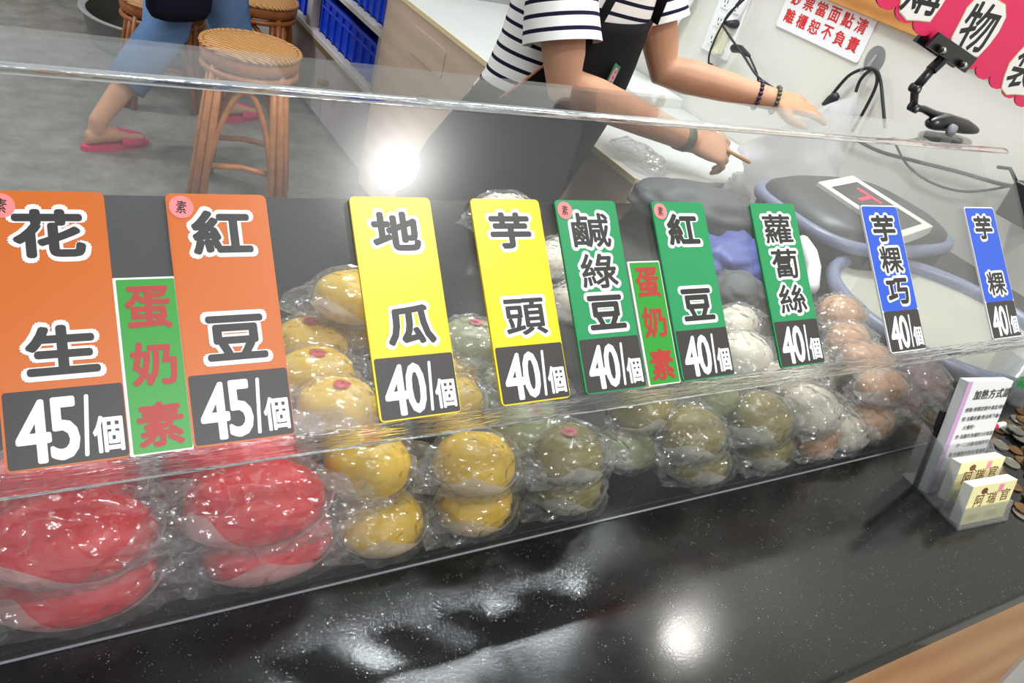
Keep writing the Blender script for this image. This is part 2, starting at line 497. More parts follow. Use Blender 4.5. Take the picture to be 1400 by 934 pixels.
def write(mb, ch, cu, cv, w, h, frame, lift, fat=0.0, copies=10, rot=0.0, shear=0.0):
    """one printed character, centre (cu, cv), inked on the surface frame = (origin, e1, e2, normal)"""
    o, e1, e2, n = frame
    vs, fs, gw, gh = glyph(ch)
    cs, sn = math.cos(rot), math.sin(rot)
    offs = [(0, 0)]
    if fat: offs += [(fat * math.cos(2 * PI * k / copies), fat * math.sin(2 * PI * k / copies)) for k in range(copies)]
    ww, hh = max(w - 2 * fat, w * .3), max(h - 2 * fat, h * .3)
    for k, (dx, dy) in enumerate(offs):
        out = []
        for a, b in vs:
            x = a * ww + shear * b * hh; y = b * hh
            x, y = x * cs - y * sn, x * sn + y * cs
            out.append(o + e1 * (cu + x + dx) + e2 * (cv + y + dy) + n * (lift + k * 1.5e-6))
        mb.add(out, fs)

def line_text(mb, s, u, v, size, frame, lift, fat=0.0, aspect=1.0, gap=1.06):
    """a row of characters from the left end (u) with baseline middle v"""
    x = u
    for ch in s:
        if ch == ' ':
            x += size * .4; continue
        g = glyph(ch); w = g[2] * size * aspect; h = g[3] * size
        dv = 0 if h > size * .5 else -size * .0
        write(mb, ch, x + w / 2, v + dv, w, h, frame, lift, fat, 6)
        x += (w if g[2] < .7 else size * aspect * .93) * gap + size * .05

# ================================================================== THE SETTING
struct(MB().box(-4, 6, -3, 8, -.05, 0).obj('floor', M['floor']), 'mottled grey shop floor')
XW = 1.90
wr = struct(MB().box(XW, XW + .12, -1.2, 8, 0, 3.0).obj('wall_right', M['white_wall']), 'cream white side wall')
struct(MB().box(-4, XW, 7.5, 7.6, 0, 3.0).obj('wall_back', M['white_wall']), 'cream white back wall')
# wooden rail along the wall
p0, p1 = at(1140, 0, x=XW), at(1245, 50, x=XW)
zr = (p0.z + p1.z) / 2
struct(MB().box(XW - .018, XW, .2, 2.6, zr, zr + .05).obj('trim_1', M['wood_rail'], bevel=.003), 'brown wooden rail on wall')

ZC = 0.856          # counter top
YF = -0.136         # counter front edge
YB = 0.830          # counter back edge
counter = thing('shop_counter', 'shop counter with polished black granite top and wooden front', 'counter', (0.5, .35, 0))
MB().box(-1.6, XW - .002, YF, YB, ZC - .026, ZC).obj('granite_top', M['granite'], counter, bevel=.004, label='polished black granite slab')
MB().box(-1.55, 1.315, YF + .018, YF + .036, .05, ZC - .026).obj('wood_front', M['wood_fascia'], counter, label='light brown wooden front board')
MB().box(1.315, XW - .002, YF + .012, YF + .036, .05, ZC - .026).obj('end_panel', M['counter_white'], counter, label='off-white end panel')
MB().box(-1.55, XW - .004, YB - .04, YB - .02, .05, ZC - .026).obj('back_panel', M['counter_white'], counter)
MB().box(-1.5, XW - .01, YF + .06, YB - .06, 0, .05).obj('plinth', M['black_plastic'], counter)

# ================================================================== ACRYLIC CASE
TILT = 0.79162
ST, CT = math.sin(TILT), math.cos(TILT)
V0 = 0.14332; ZO = 0.93
X0, X1, XE = -.38, 1.258, 1.187
NRM = Vector((0, -CT, ST)); E2 = Vector((0, ST, CT)); E1 = Vector((1, 0, 0))
SLOPE = (Vector((0, V0 * ST, V0 * CT + ZO)), E1, E2, NRM)      # frame of the sloping sheet, v = 0 at the card bottoms
yb, zb = (V0 - .009) * ST, (V0 - .009) * CT + ZO              # bend
yt, zt = .2915, 1.2180                                          # upper bend
yk = .372
TH = .004
def fillet(p, q, r, rad, n=7):
    p, q, r = Vector(p), Vector(q), Vector(r)
    a = (p - q).normalized(); b = (r - q).normalized()
    ang = a.angle(b); d = rad / math.tan(ang / 2)
    s, e = q + a * d, q + b * d
    c = q + (a + b).normalized() * (rad / math.sin(ang / 2))
    res = []
    a0 = math.atan2(s.y - c.y, s.x - c.x); a1 = math.atan2(e.y - c.y, e.x - c.x)
    da = (a1 - a0 + PI) % (2 * PI) - PI
    for i in range(n + 1):
        t = a0 + da * i / n
        res.append(Vector((c.x + rad * math.cos(t), c.y + rad * math.sin(t))))
    return res
P0, P1, P2, P3 = (yb, ZC + .0005), (yb, zb), (yt, zt), (yk, zt)
f1 = fillet(P0, P1, P2, .022, 10); f2 = fillet(P1, P2, P3, .012, 8)
case = thing('acrylic_cover', 'long clear acrylic display cover bent over the wrapped buns', 'display case', (.44, .2, ZC))
def sheet(name, poly, m, x0=X0, x1=X1):
    # outer surface polyline in (y, z) thickened inwards
    pts = [Vector(p) for p in poly]; inn = []
    for i, p in enumerate(pts):
        t = (pts[min(i + 1, len(pts) - 1)] - pts[max(i - 1, 0)]).normalized()
        inn.append(p + Vector((t.y, -t.x)) * TH)
    loop = pts + inn[::-1]
    rings = [[Vector((x, p.x, p.y)) for p in loop] for x in (x0, x1)]
    return MB().loft(rings).obj(name, m, case, smooth=False)
sheet('front_panel', [P0, f1[0]], M['acrylic'])
sheet('lower_bend', f1, M['bend'])
sheet('sloping_panel', [f1[-1], f2[0]], M['acrylic'])
sheet('upper_bend', f2, M['smooth_bend'])
MB().box(X0, X1, yb - .0006, yb + .0012, ZC + .0004, ZC + .0014).obj('edge_glint', M['grey_clip'], case)  # grey strip painted in for the light caught along the sheet's foot
sheet('top_panel', [f2[-1], P3], M['acrylic'])
prof = [(yb + TH, ZC + .0005)] + [(p.x + TH * 1.1, p.y - .003) for p in f1[2:9:3]] + [(yt + .001, zt - TH - .001), (yk - .012, zt - TH - .001), (yk - .012, ZC + .0005)]
for xe in (XE, X0 + .06):
    MB().prism(prof, (xe, 0, 0), (0, 1, 0), (0, 0, 1), (1, 0, 0), 0, .004).obj('end_panel', M['acrylic'], case)

# ------------------------------------------------------------------ price cards
CW, CH, BLK = .0698, .179, .0492
def outline_text(mb_ink, mb_edge, ch, cu, cv, w, h, frame, lift, ink=.0014, edge=.0032, ms=None):
    write(mb_edge, ch, cu, cv, w + .0016, h + .0016, frame, lift, edge, 12)
    k = .00075 if ch in '鹹綠蘿蔔絲頭粿' else ink
    write(mb_ink, ch, cu, cv, w - .0048, h - .0048, frame, lift + .00012, k, 8)

def price_card(u, chars, price, base, edge_mat, label, dot=False, dz=0.0, name='price_card'):
    root = thing(name, label, 'sign', SLOPE[0] + E1 * (u + CW / 2) + NRM * .001, 'price cards')
    fr = (SLOPE[0] + E1 * u + E2 * dz, E1, E2, NRM)
    t = .0026
    MB().prism(rrect(CW, CH, .004), fr[0], E1, E2, NRM, .0002, t).obj('board', M[edge_mat], root)
    MB().prism(rrect(CW - .0016, CH - .0016 - BLK, .0034, .0010, BLK), fr[0], E1, E2, NRM, t, t + .00012).obj('face', M[base], root)
    MB().prism(rrect(CW - .0022, BLK - .0012, .002, .0016, .0012), fr[0], E1, E2, NRM, t, t + .00016).obj('price_panel', M['price_dark'], root, label='dark price panel')
    for ch, cu, cv, w, h in chars:
        ink, edge = MB(), MB()
        outline_text(ink, edge, ch, cu, cv, w, h, fr, t + .00025)
        eo = edge.obj('character_outline', M['card_white'], root, fix=False, label='white outline of the character')
        ink.obj('character', M['ink_dark'], eo, fix=False, label='dark brush character')
    L = t + .0003
    for ch, cu, cv, w, h, ft in ((price[0], .0165, .0233, .0195, .0400, .0010), (price[1], .0335, .0237, .0170, .0400, .0010), ('/', .0462, .0240, .0050, .0395, .0008), ('個', .0582, .0170, .0180, .0240, .0006)):
        pr = MB(); write(pr, ch, cu, cv, w, h, fr, L, ft, 8)
        pr.obj('price_character', M['card_white'], root, fix=False, label='white price character')
    if dot:
        s = MB().prism([(.0082 * math.cos(2 * PI * k / 24), .0082 * math.sin(2 * PI * k / 24)) for k in range(24)], fr[0] + E1 * .0098 + E2 * .1690, E1, E2, NRM, t + .0001, t + .0005).obj('round_sticker', M['sticker_pink'], root, label='pink round sticker')
        w = MB(); write(w, '素', .0098, .1690, .0070, .0095, fr, t + .0006, .00012, 4, rot=-.15)
        w.obj('sticker_writing', M['brush_black'], s, fix=False)
    return root
W4, H4 = .0465, .0375
def two(a, b, hb=.037): return [(a, .0355, .1505, W4, .0375), (b, .0368, .0738, W4, hb)]
def three(a, b, c): return [(a, .0358, .1503, .0485, .0380), (b, .0372, .1115, .0462, .0378), (c, .0376, .0727, .0465, .0368)]
price_card(.0125, two('花', '生'), '45', 'card_orange', 'card_orange', 'orange price card reading 花生 45/個, leftmost of all price cards', True)
price_card(.1210, two('紅', '豆'), '45', 'card_orange', 'card_orange', 'orange price card reading 紅豆 45/個, right of the small lime card', True)
price_card(.2560, two('地', '瓜'), '40', 'card_yellow', 'card_yellow', 'yellow price card reading 地瓜 40/個, left one of the two yellow cards')
price_card(.3640, two('芋', '頭'), '40', 'card_yellow', 'card_yellow', 'yellow price card reading 芋頭 40/個, right one of the two yellow cards')
price_card(.4510, three('鹹', '綠', '豆'), '40', 'card_green', 'card_green', 'green price card reading 鹹綠豆 40/個 with pink sticker and three characters', True)
price_card(.5660, two('紅', '豆'), '40', 'card_green', 'card_green', 'green price card reading 紅豆 40/個 with pink sticker and two characters', True)
price_card(.7040, three('蘿', '蔔', '絲'), '40', 'card_green', 'card_green', 'green price card reading 蘿蔔絲 40/個 without sticker, rightmost of the green cards')
price_card(.8910, three('芋', '粿', '巧'), '40', 'card_blue', 'card_white', 'blue price card reading 芋粿巧 40/個, left one of the two blue cards')
price_card(1.1080, two('芋', '粿'), '40', 'card_blue', 'card_white', 'blue price card reading 芋粿 40/個, rightmost on the cover')
def small_card(u, label):
    root = thing('small_sign_card', label, 'sign', SLOPE[0] + E1 * (u + .02) + NRM * .001, 'small green 蛋奶素 cards')
    fr = (SLOPE[0] + E1 * u, E1, E2, NRM)
    MB().prism(rrect(.0395, .1195, .0012), fr[0], E1, E2, NRM, .0002, .0022).obj('board', M['card_white'], root)
    MB().prism(rrect(.0365, .1172, .0008, .0022, .0010), fr[0], E1, E2, NRM, .0022, .0024).obj('face', M['card_lime'], root)
    for ch, cv in (('蛋', .0985), ('奶', .0600), ('素', .0192)):
        w = MB(); write(w, ch, .0205, cv, .0290, .0300, fr, .0026, .0009, 8)
        w.obj('character', M['ink_red'], root, fix=False, label='dark red character')
small_card(.0820, 'small lime green card reading 蛋奶素 between the orange cards')
small_card(.5235, 'small lime green card reading 蛋奶素 between two dark green cards')

# ================================================================== BUNS
def bun_mesh(key, sx, sy, sz, seed):
    mb = MB(); n = 22; rings = []
    for i in range(1, 14):
        th = PI * i / 14
        z = -math.cos(th); r = math.sin(th) ** (.75 if z > 0 else .45)
        if z < 0: zz = z * .8
        else: zz = z
        ring = []
        for j in range(n):
            a = 2 * PI * j / n
            q = Vector((math.cos(a) * r, math.sin(a) * r, zz))
            k = 1 + .07 * noise.noise(q * 1.6 + Vector((seed * 3.1, 0, 0)))
            ring.append(Vector((q.x * sx * k, q.y * sy * k, (q.z + .8) / 1.8 * 2 * sz * k)))
        rings.append(ring)
    return mb.loft(rings).mesh(key, None, True)
def film_mesh(key, sx, sy, sz, seed, ear=.45, loose=1.0):
    bm = bmesh.new()
    bmesh.ops.create_icosphere(bm, subdivisions=4, radius=1)
    bmesh.ops.rotate(bm, verts=bm.verts, matrix=Matrix.Rotation(seed * .7, 3, 'X') @ Matrix.Rotation(seed * 1.1, 3, 'Z'))
    rnd = random.Random(seed)
    ears = []
    for s in (-1, 1):
        ears.append((Vector((s, rnd.uniform(-.5, .3), rnd.uniform(-.3, .15))).normalized(), ear * rnd.uniform(.6, 1.2)))
    ears.append((Vector((rnd.uniform(-.7, .7), -.9, -.45)).normalized(), ear * .35))
    off = Vector((seed * 5.3, seed * 1.7, 0))
    for v in bm.verts:
        d = v.co.normalized()
        n1 = 1 - abs(noise.noise(d * 2.2 + off)) * 2
        n2 = 1 - abs(noise.noise(d * 5.0 + off * 2)) * 2
        n3 = noise.noise(d * 11 + off)
        r = 1.055 + loose * (.05 * max(0, n1) + .075 * max(0, n2) ** 2 + .05 * max(0, 1 - 3 * abs(n3)))
        for e, am in ears:
            k = max(0, d.dot(e)) ** 9
            r += am * k * (.7 + .7 * n2)
        sn_ = max(.12, math.sqrt(max(0, 1 - d.z * d.z)))
        bx_ = sn_ ** ((.75 if d.z > 0 else .45) - 1)
        x, y = d.x * sx * r * bx_, d.y * sy * r * bx_
        zz = d.z if d.z > 0 else d.z * .8
        z = (zz * r + .8) / 1.8 * 2 * sz
        y = max(y, -sy * (1.045 + .01 * n2))
        if z < .0012: z = .0012 + .0006 * n3
        v.co = Vector((x, y, z))
    me = bpy.data.meshes.new(key)
    bm.to_mesh(me); bm.free()
    return me
def liner_mesh(key, sx, sy, sz, seed):
    rnd = random.Random(seed + 50)
    mb = MB(); n = 40; rings = []
    off = Vector((seed * 2.3, 4, 0))
    for i in range(8):
        ring = []
        for j in range(n):
            a = 2 * PI * j / n
            # higher flaps at two corners
            top = .22 + .50 * max(0, math.cos(a - 4.05 - .35 * (seed % 3 - 1))) ** 4 + .38 * max(0, math.cos(a - 5.9)) ** 4 + .10 * noise.noise(Vector((math.cos(a) * 2, math.sin(a) * 2, 1)) + off)
            t = i / 7 * top
            zz = -.8 + 1.8 * t
            r = math.sqrt(max(0, 1 - (zz / .8) ** 2 * (.64 if zz > 0 else 1))) ** (.75 if zz > 0 else .45) if abs(zz) < .8 else 0
            if i == 0: r = .55
            r = max(r, .55) * (1.065 + .03 * noise.noise(Vector((a * 2, t * 4, seed))) + .05 * (i / 7))
            ring.append(Vector((math.cos(a) * r * sx, math.sin(a) * r * sy, .0008 + t * 2 * sz)))
        rings.append(ring)
    return mb.loft(rings, cap=False).mesh(key, None, True)
KINDS = {}
def bun_kind(kind, sx, sy, sz):
    for s in range(3):
        KINDS[(kind, s)] = (bun_mesh('dough', sx, sy, sz, s + 1), film_mesh('wrapper', sx, sy, sz, s + len(KINDS) * 3 + 1, .75 if kind == 'long' else .7), liner_mesh('paper_liner', sx, sy, sz, s), (sx, sy, sz))
bun_kind('long', .058, .037, .0255)
bun_kind('round', .041, .035, .0230)
bun_kind('stick', .044, .029, .0200)
cnt = [0]
def bun(pos, kind, dough, label, group, rot=0.0, dot=None, tilt=0.0, film='film'):
    s = cnt[0] % 3; cnt[0] += 1
    dm, fm, lm, (sx, sy, sz) = KINDS[(kind, s)]
    root = thing('wrapped_bun', label, 'bun', pos, group)
    root.rotation_euler = (tilt, 0, rot)
    def part(name, me, m, scale=None):
        o = bpy.data.objects.new(name, me if not me.materials else me)
        COL.objects.link(o); o.parent = root
        if not me.materials: me.materials.append(M[m])
        o.material_slots[0].link = 'OBJECT'; o.material_slots[0].material = M[m]
        return o
    part('dough', dm, dough)
    part('paper_liner', lm, 'wax_paper')
    part('wrapper', fm, film)
    if dot:
        mb = MB()
        w, l = (.0085, .0075) if dot[0] != 'streak' else (.024, .0032)
        rings = []
        for rr in (1.0, .6, .15):
            ring = []
            for j in range(16):
                a = 2 * PI * j / 16
                x, y = dot[2] + w * rr * math.cos(a), dot[3] + l * rr * math.sin(a)
                q = max(0, 1 - (x / sx) ** 2 - (y / sy) ** 2) ** .42
                ring.append(Vector((x, y, (q + .8) / 1.8 * 2 * sz * 1.012 + .0012)))
            rings.append(ring)
        mb.loft(rings, cap=False).obj('colour_mark', M[dot[1]], None, True).parent = root
    return root
def B(px, py, layer, kind, dough, label, group, rot=0.0, dot=None, tilt=0.0, ymin=None):
    h = {'long': .0255, 'round': .0230, 'stick': .0200}[kind]
    zc = ZC + layer
    p = at(px, py, z=zc)
    sy = KINDS[(kind, 0)][3][1]
    p.y = max(p.y, yb + TH + sy * 1.06 + .0005 + .02 * abs(rot) * KINDS[(kind, 0)][3][0] * 4)
    p.z = zc - h
    return bun(p, kind, dough, label, group, rot, dot, tilt)
Z1, Z2, Z3 = .0235, .069, .115
Y1, Y2, Y3 = .026, .076, .120
g = 'red buns'
B(112, 818, Y1, 'long', 'dough_red', 'red wrapped bun lowest at the left front corner', g, .05)
B(98, 735, Y2, 'long', 'dough_red', 'red wrapped bun second from bottom in the left stack', g, -.05, tilt=.1)
B(80, 662, Y2 + .006, 'long', 'dough_red', 'red wrapped bun highest of the left stack, under the leftmost orange card', g, .1)
B(88, 690, Y1, 'long', 'dough_red', 'red wrapped bun in the second row, hidden low behind the left stack', g, .1)
B(330, 655, Y1, 'long', 'dough_red', 'red wrapped bun in the second row, hidden low behind the second stack', g, .06)
B(378, 758, Y1, 'long', 'dough_red', 'red wrapped bun at the bottom beside the yellow buns', g, .15)
B(352, 688, Y2, 'long', 'dough_red', 'red wrapped bun resting on the one beside the yellow buns', g, -.02, tilt=.05)
B(318, 622, Y2 + .006, 'long', 'dough_red', 'red wrapped bun highest of the second stack, under the right orange card', g, .06)
g = 'yellow buns'
B(528, 722, Z1, 'round', 'dough_yellow', 'yellow bun with red dot, bottom front beside the red buns', g, .1, ('dot', 'dot_red', .004, .004))
B(503, 634, Z2, 'round', 'dough_yellow', 'yellow bun with two red flecks, on top of the front dotted one', g, 0, ('dot', 'dot_red', .002, .006))
B(665, 708, Z1, 'round', 'dough_yellow', 'yellow bun without dot in white paper, bottom front', g, .2)
B(650, 630, Z2, 'round', 'dough_yellow', 'plain yellow bun on top, beside the olive buns', g, -.1)
B(462, 556, Z2, 'round', 'dough_yellow', 'yellow bun with red dot, nearest of the three right of the orange cards', g, .05, ('dot', 'dot_red', .003, .005))
B(432, 512, Z2, 'round', 'dough_yellow', 'yellow bun with red dot, middle of the three right of the orange cards', g, -.05, ('dot', 'dot_red', .0, .005))
B(425, 468, Z2, 'round', 'dough_yellow', 'yellow bun with red dot, farthest of the three right of the orange cards', g, .1, ('dot', 'dot_red', .0, .006))
B(478, 440, Z2, 'round', 'dough_yellow', 'yellow bun under another, half hidden left of the first yellow card', g, .3)
B(482, 404, Z3, 'round', 'dough_yellow', 'yellow bun highest on the pile left of the first yellow card', g, -.2)
B(612, 548, Z2, 'round', 'dough_yellow', 'yellow bun seen right below the first yellow card', g, .2)
B(605, 512, Z2, 'round', 'dough_yellow', 'yellow bun partly hidden behind the first yellow card', g, .0)
g = 'olive green buns'
B(800, 692, Z1, 'round', 'dough_olive', 'dark olive bun at the bottom right of the yellow buns', g, .1)
B(788, 632, Z2, 'round', 'dough_olive', 'olive bun with pink dot, on top beside the yellow buns', g, .15, ('dot', 'dot_pink', -.004, .004))
B(864, 606, Z1 + .012, 'stick', 'dough_pale', 'pale green bun with a long red streak', g, .12, ('streak', 'dot_red', 0, .004))
B(640, 470, Z2 + .02, 'round', 'dough_pale', 'pale green bun in a loose bag between the two yellow cards', g, .4, ('dot', 'dot_pink', .01, .004))
B(722, 585, Z2, 'round', 'dough_pale', 'pale green bun with pink dot below the second yellow card', g, .1, ('dot', 'dot_pink', .002, .004))
B(700, 530, Z1, 'round', 'dough_pale', 'pale green bun hidden behind the second yellow card', g, .1)
B(962, 606, Z2 - .004, 'round', 'dough_olive', 'olive bun in crinkled bag, left of the pair under the rightmost green card', g, .1)
B(980, 655, Z1 - .002, 'round', 'dough_olive', 'dark olive bun at the very bottom, left of the pair', g, .0)
B(1058, 588, Z2 - .002, 'round', 'dough_olive', 'olive bun on top, right of the pair under the rightmost green card', g, .2)
B(1076, 636, Z1 - .002, 'round', 'dough_olive', 'olive bun at the very bottom, right of the pair', g, .2)
B(880, 555, Z2, 'round', 'dough_olive', 'olive bun in second row below the small lime card', g, .2)
B(968, 540, Z2, 'round', 'dough_pale', 'pale bun in second row below the middle green card', g, -.1)
g = 'white and tan buns'
B(1128, 606, Z1, 'stick', 'dough_tan', 'tan bun with white wrapper end, right of the olive buns', g, .5)
B(1120, 566, Z2, 'round', 'dough_white', 'white bun on top, right of the olive buns', g, .3)
B(1190, 572, Z1 + .01, 'stick', 'dough_tan', 'light tan bun in white paper at the front below the left blue card', g, .2)
B(1225, 545, Z1 + .014, 'round', 'dough_taro', 'mauve grey bun nearest the leaflet stand', g, .1)
B(1008, 442, Z2 + .01, 'stick', 'dough_white', 'white bun, farther one between the middle and right green cards', g, .5)
B(1018, 484, Z2 + .01, 'round', 'dough_white', 'white bun, nearer one between the middle and right green cards', g, .2)
B(1150, 428, Z2 + .005, 'round', 'dough_tan', 'tan bun, farthest one right of the rightmost green card', g, .1)
B(1160, 462, Z2, 'stick', 'dough_tan', 'tan bun, middle one right of the rightmost green card', g, .3)
B(1185, 490, Z2, 'stick', 'dough_tan', 'tan bun, nearest one left of the left blue card', g, -.2)
B(1120, 510, Z1, 'round', 'dough_white', 'white bun low behind the bend below the rightmost green card', g, .1)
B(1168, 598, Z1, 'round', 'dough_white', 'white bun in white paper between the tan buns at the front', g, .3)
B(1205, 528, Z2, 'stick', 'dough_tan', 'tan bun on top, right under the left blue card', g, .1)
B(1262, 520, Z2 - .01, 'round', 'dough_taro', 'mauve grey bun farthest right inside the cover', g, .2)
B(1075, 520, Z2, 'stick', 'dough_white', 'white bun in second row behind the olive pair', g, .1)
B(790, 415, Z2, 'round', 'dough_white', 'white bun in clear bag just left of the first green card', g, .1)
B(765, 352, Z1, 'long', 'dough_white', 'bagged white bun showing between the second yellow and first green cards', g, .6)
B(688, 288, Z1 + .02, 'long', 'dough_white', 'large bagged white bun at the back above the second yellow card', g, .3)

# ================================================================== CARD STAND AND COINS
A0 = Vector((1.001, .054, ZC)); A1 = Vector((.988, -.040, ZC)); A2 = Vector((1.084, -.048, ZC))
hx = (A2 - A1).normalized(); hy = (A0 - A1).normalized(); HZ = Vector((0, 0, 1))
HW, HD = .098, .098
stand = thing('card_stand', 'clear plastic three-tier stand holding leaflets and business cards', 'card holder', A1 + hx * HW / 2 + hy * HD / 2)
lean = math.radians(14)
hl = (HZ * math.cos(lean) + hy * math.sin(lean)).normalized()      # leaning-up direction
def slab(name, o, e1, e2, w, h, t, m, parent, bevel=0, r=.0006):
    n = e1.cross(e2).normalized()
    return MB().prism(rrect(w, h, r, n=2), o, e1, e2, n, -t, 0).obj(name, M[m], parent, bevel=bevel)
AC = 'acrylic_small'
slab('base', A1 + HZ * .0025, hx, hy, HW, HD, .0022, AC, stand)
for y0, h in ((.002, .026), (.030, .052), (.058, .070)):
    slab('tier_front', A1 + hy * y0 + HZ * .0028, hx, hl, HW, h, .002, AC, stand)
slab('back_plate', A1 + hy * (HD - .020) + HZ * .0028, hx, hl, HW, .078, .002, AC, stand)
for s in (0, HW - .002):
    poly = [(0, 0), (HD - .002, 0), (HD + .016, .072), (.072, .066), (.044, .046), (.010, .022)]
    MB().prism([(a, b + .0028) for a, b in poly], A1 + hx * s, hy, HZ, hx, 0, .002).obj('side_plate', M[AC], stand)
def card_stack(y0, label, h=.054, w=.088, th=.014, up=.0):
    root = thing('business_card_stack', label, 'business cards', A1 + hx * HW / 2 + hy * (y0 + th / 2) + HZ * .003, 'business cards')
    o = A1 + hx * .005 + hy * (y0 + .0012) + HZ * (.0034 + up)
    n = hl.cross(hx).normalized()
    if n.dot(hy) < 0: n = -n
    MB().prism(rrect(w, h, .0004, n=1), o, hx, hl, n, .0004, th).obj('card_block', M['paper_cream_edge'], root)
    f = MB().prism(rrect(w, h, .0004, n=1), o, hx, hl, n, 0, .00035).obj('front_card', M['paper_cream'], root)
    fr = (o, hx, hl, -n)
    a = MB()
    for k, ch in enumerate('阿瑞官'):
        write(a, ch, .022 + .025 * k, .032 + .0015 * k, .017, .017, fr, .0002, .00015, 6)
    a.obj('card_lettering', M['ink_brown'], f, fix=False)
    b = MB()
    for k, (uu, vv, ww) in enumerate([(.020, .012, .026), (.020, .009, .03), (.020, .006, .022), (.056, .013, .030), (.056, .010, .026), (.056, .007, .03)]):
        line_text(b, '台北市信義路店電話時間'[:int(ww / .003)], uu - .012, vv, .0026, fr, .0002)
    b.obj('small_print', M['ink_tan'], f, fix=False)
    c = MB().prism(rrect(.009, .011, .001, .054, .0405, n=2), o, hx, hl, -n, .0002, .0003).obj('stamp', M['ink_pink'], f)
    cx, cy = .026, .0455
    c2 = MB().prism([(cx + .006 * math.cos(t), cy + .0045 * math.sin(t)) for t in [2 * PI * i / 20 for i in range(20)]], o, hx, hl, -n, .0002, .0003)
    c2.prism([(cx + .004, cy - .003), (cx + .011, cy - .007), (cx + .0115, cy - .0062), (cx + .005, cy - .002)], o, hx, hl, -n, .0002, .0003)
    c2.obj('emblem', M['ink_brown'], f)
card_stack(.004, 'cream business cards with brown lettering in the front tier')
card_stack(.032, 'cream business cards with brown lettering in the tier behind the front one', up=.012)
lf = thing('leaflet_stack', 'stack of white leaflets with lilac edge titled 加熱方式', 'leaflets', A1 + hx * HW / 2 + hy * .068 + HZ * .003)
lo = A1 + hx * .004 + hy * .0595 + HZ * .004
nn = hl.cross(hx).normalized()
if nn.dot(hy) < 0: nn = -nn
LH = .155
MB().prism([(0, 0), (.092, 0), (.094, LH - .004), (.002, LH)], lo, hx, hl, nn, .0006, .013).obj('leaflet_block', M['paper_white'], lf)
MB().prism([(.0002, 0), (.010, 0), (.011, LH), (.0018, LH)], lo, hx, hl, -nn, -.0006, -.0002).obj('lilac_strip', M['paper_lilac'], lf)
tx = MB(); lfr = (lo, hx, hl, -nn)
line_text(tx, '加熱方式請', .022, .136, .0145, lfr, .0002 - .0, .0002)
for k, s in enumerate(('烤箱-將粿從膜中拿起，烤約', '煎-油量約量，熱油再下鍋，小', '  火慢煎。', '炸-油量約為鍋的2分高度，大', '  中一二分鐘，起鍋即可食', '蒸-外鍋放半杯水「電鍋蒸」', '  煮起來，隔水蒸煮再上桌')):
    line_text(tx, s, .016 + (.003 if s[0] == ' ' else 0), .116 - k * .0125, .0068, lfr, .0002, .00008)
tx.obj('leaflet_print', M['ink_dark'], lf, fix=False)
bk = thing('black_booklet', 'thin black booklet standing behind the leaflets', 'booklet', A1 + hx * .03 + hy * .082 + HZ * .003)
MB().prism(rrect(.07, .108, .001, -.002, 0, 2), lo + nn * .0145, hx, hl, nn, 0, .006).obj('cover', M['leather_black'], bk)
MB().prism(rrect(.066, .104, .0006, .001, .002, 1), lo + nn * .0155, hx, hl, nn, .0, .0035).obj('pages', M['paper_cream_edge'], bk)

def coin_mesh(r):
    prof = [(0.0001, 0), (r, 0), (r, .0019), (r * .9, .0019), (r * .88, .0016), (.0001, .0016)]
    return MB().lathe(prof, seg=24).mesh('coin', None, False)
cm = {'coin_brass': coin_mesh(.0108), 'coin_silver': coin_mesh(.0128)}
rnd = random.Random(11)
placed = []
for k in range(420):
    x, y = rnd.uniform(1.105, 1.42), rnd.uniform(-.085, .115)
    # keep clear of the stand and of the cover
    q = Vector((x, y, ZC)) - A1
    if q.dot(hx) < HW + .016 and -.03 < q.dot(hy) < HD + .03: continue
    if x < XE + .03 and y > yb - .016: continue
    kind = 'coin_silver' if rnd.random() < .36 else 'coin_brass'
    r = .0132 if kind == 'coin_silver' else .0112
    near = [c for c in placed if (c[0] - x) ** 2 + (c[1] - y) ** 2 < (c[3] + r) ** 2]
    lay = 0
    if near: lay = max(c[4] for c in near) + 1
    if lay > 3 or len(placed) > 95: continue
    if lay and not any((c[0] - x) ** 2 + (c[1] - y) ** 2 < (.6 * (c[3] + r)) ** 2 and c[4] == lay - 1 for c in near): continue
    placed.append((x, y, kind, r, lay))
for x, y, kind, r, lay in placed:
    o = bpy.data.objects.new('coin', cm[kind]); COL.objects.link(o)
    if not cm[kind].materials: cm[kind].materials.append(M[kind])
    o.location = (x, y, ZC + .0003 + lay * .0021)
    o.rotation_euler = (rnd.uniform(-.02, .02) * lay, rnd.uniform(-.02, .02) * lay, rnd.uniform(0, 6))
    if kind == 'coin_brass': tag(o, 'small brown copper coin in the heap on the counter', 'coin', 'copper coins in the heap')
    else: tag(o, 'larger silver coin in the heap on the counter', 'coin', 'silver coins in the heap')
pen = thing('pink_tube', 'small pink and white tube lying on the coins', 'tube', (1.255, .098, ZC + .012))
pa, pb = at(1348, 586, z=ZC + .014), at(1372, 580, z=ZC + .014)
MB().tube([pa, pa.lerp(pb, .55)], .005, 12, round_end=True).obj('cap', M['slipper_pink'], pen, True)
MB().tube([pa.lerp(pb, .5), pb], .0046, 12, round_end=True).obj('body', M['white_plastic'], pen, True)
tubc = at(1392, 556, z=ZC)
jar = thing('clear_tub', 'clear plastic tub with green lettering beside the coins', 'tub', tubc + Vector((.03, .03, 0)))
MB().lathe([(.0001, .0005), (.05, .0005), (.056, .075), (.0595, .076), (.0595, .079), (.0535, .078), (.048, .003), (.0001, .003)], tubc + Vector((.03, .03, 0)), 32).obj('tub_wall', M['acrylic_small'], jar, True)
gm = MB()
jc = tubc + Vector((.03, .03, 0))
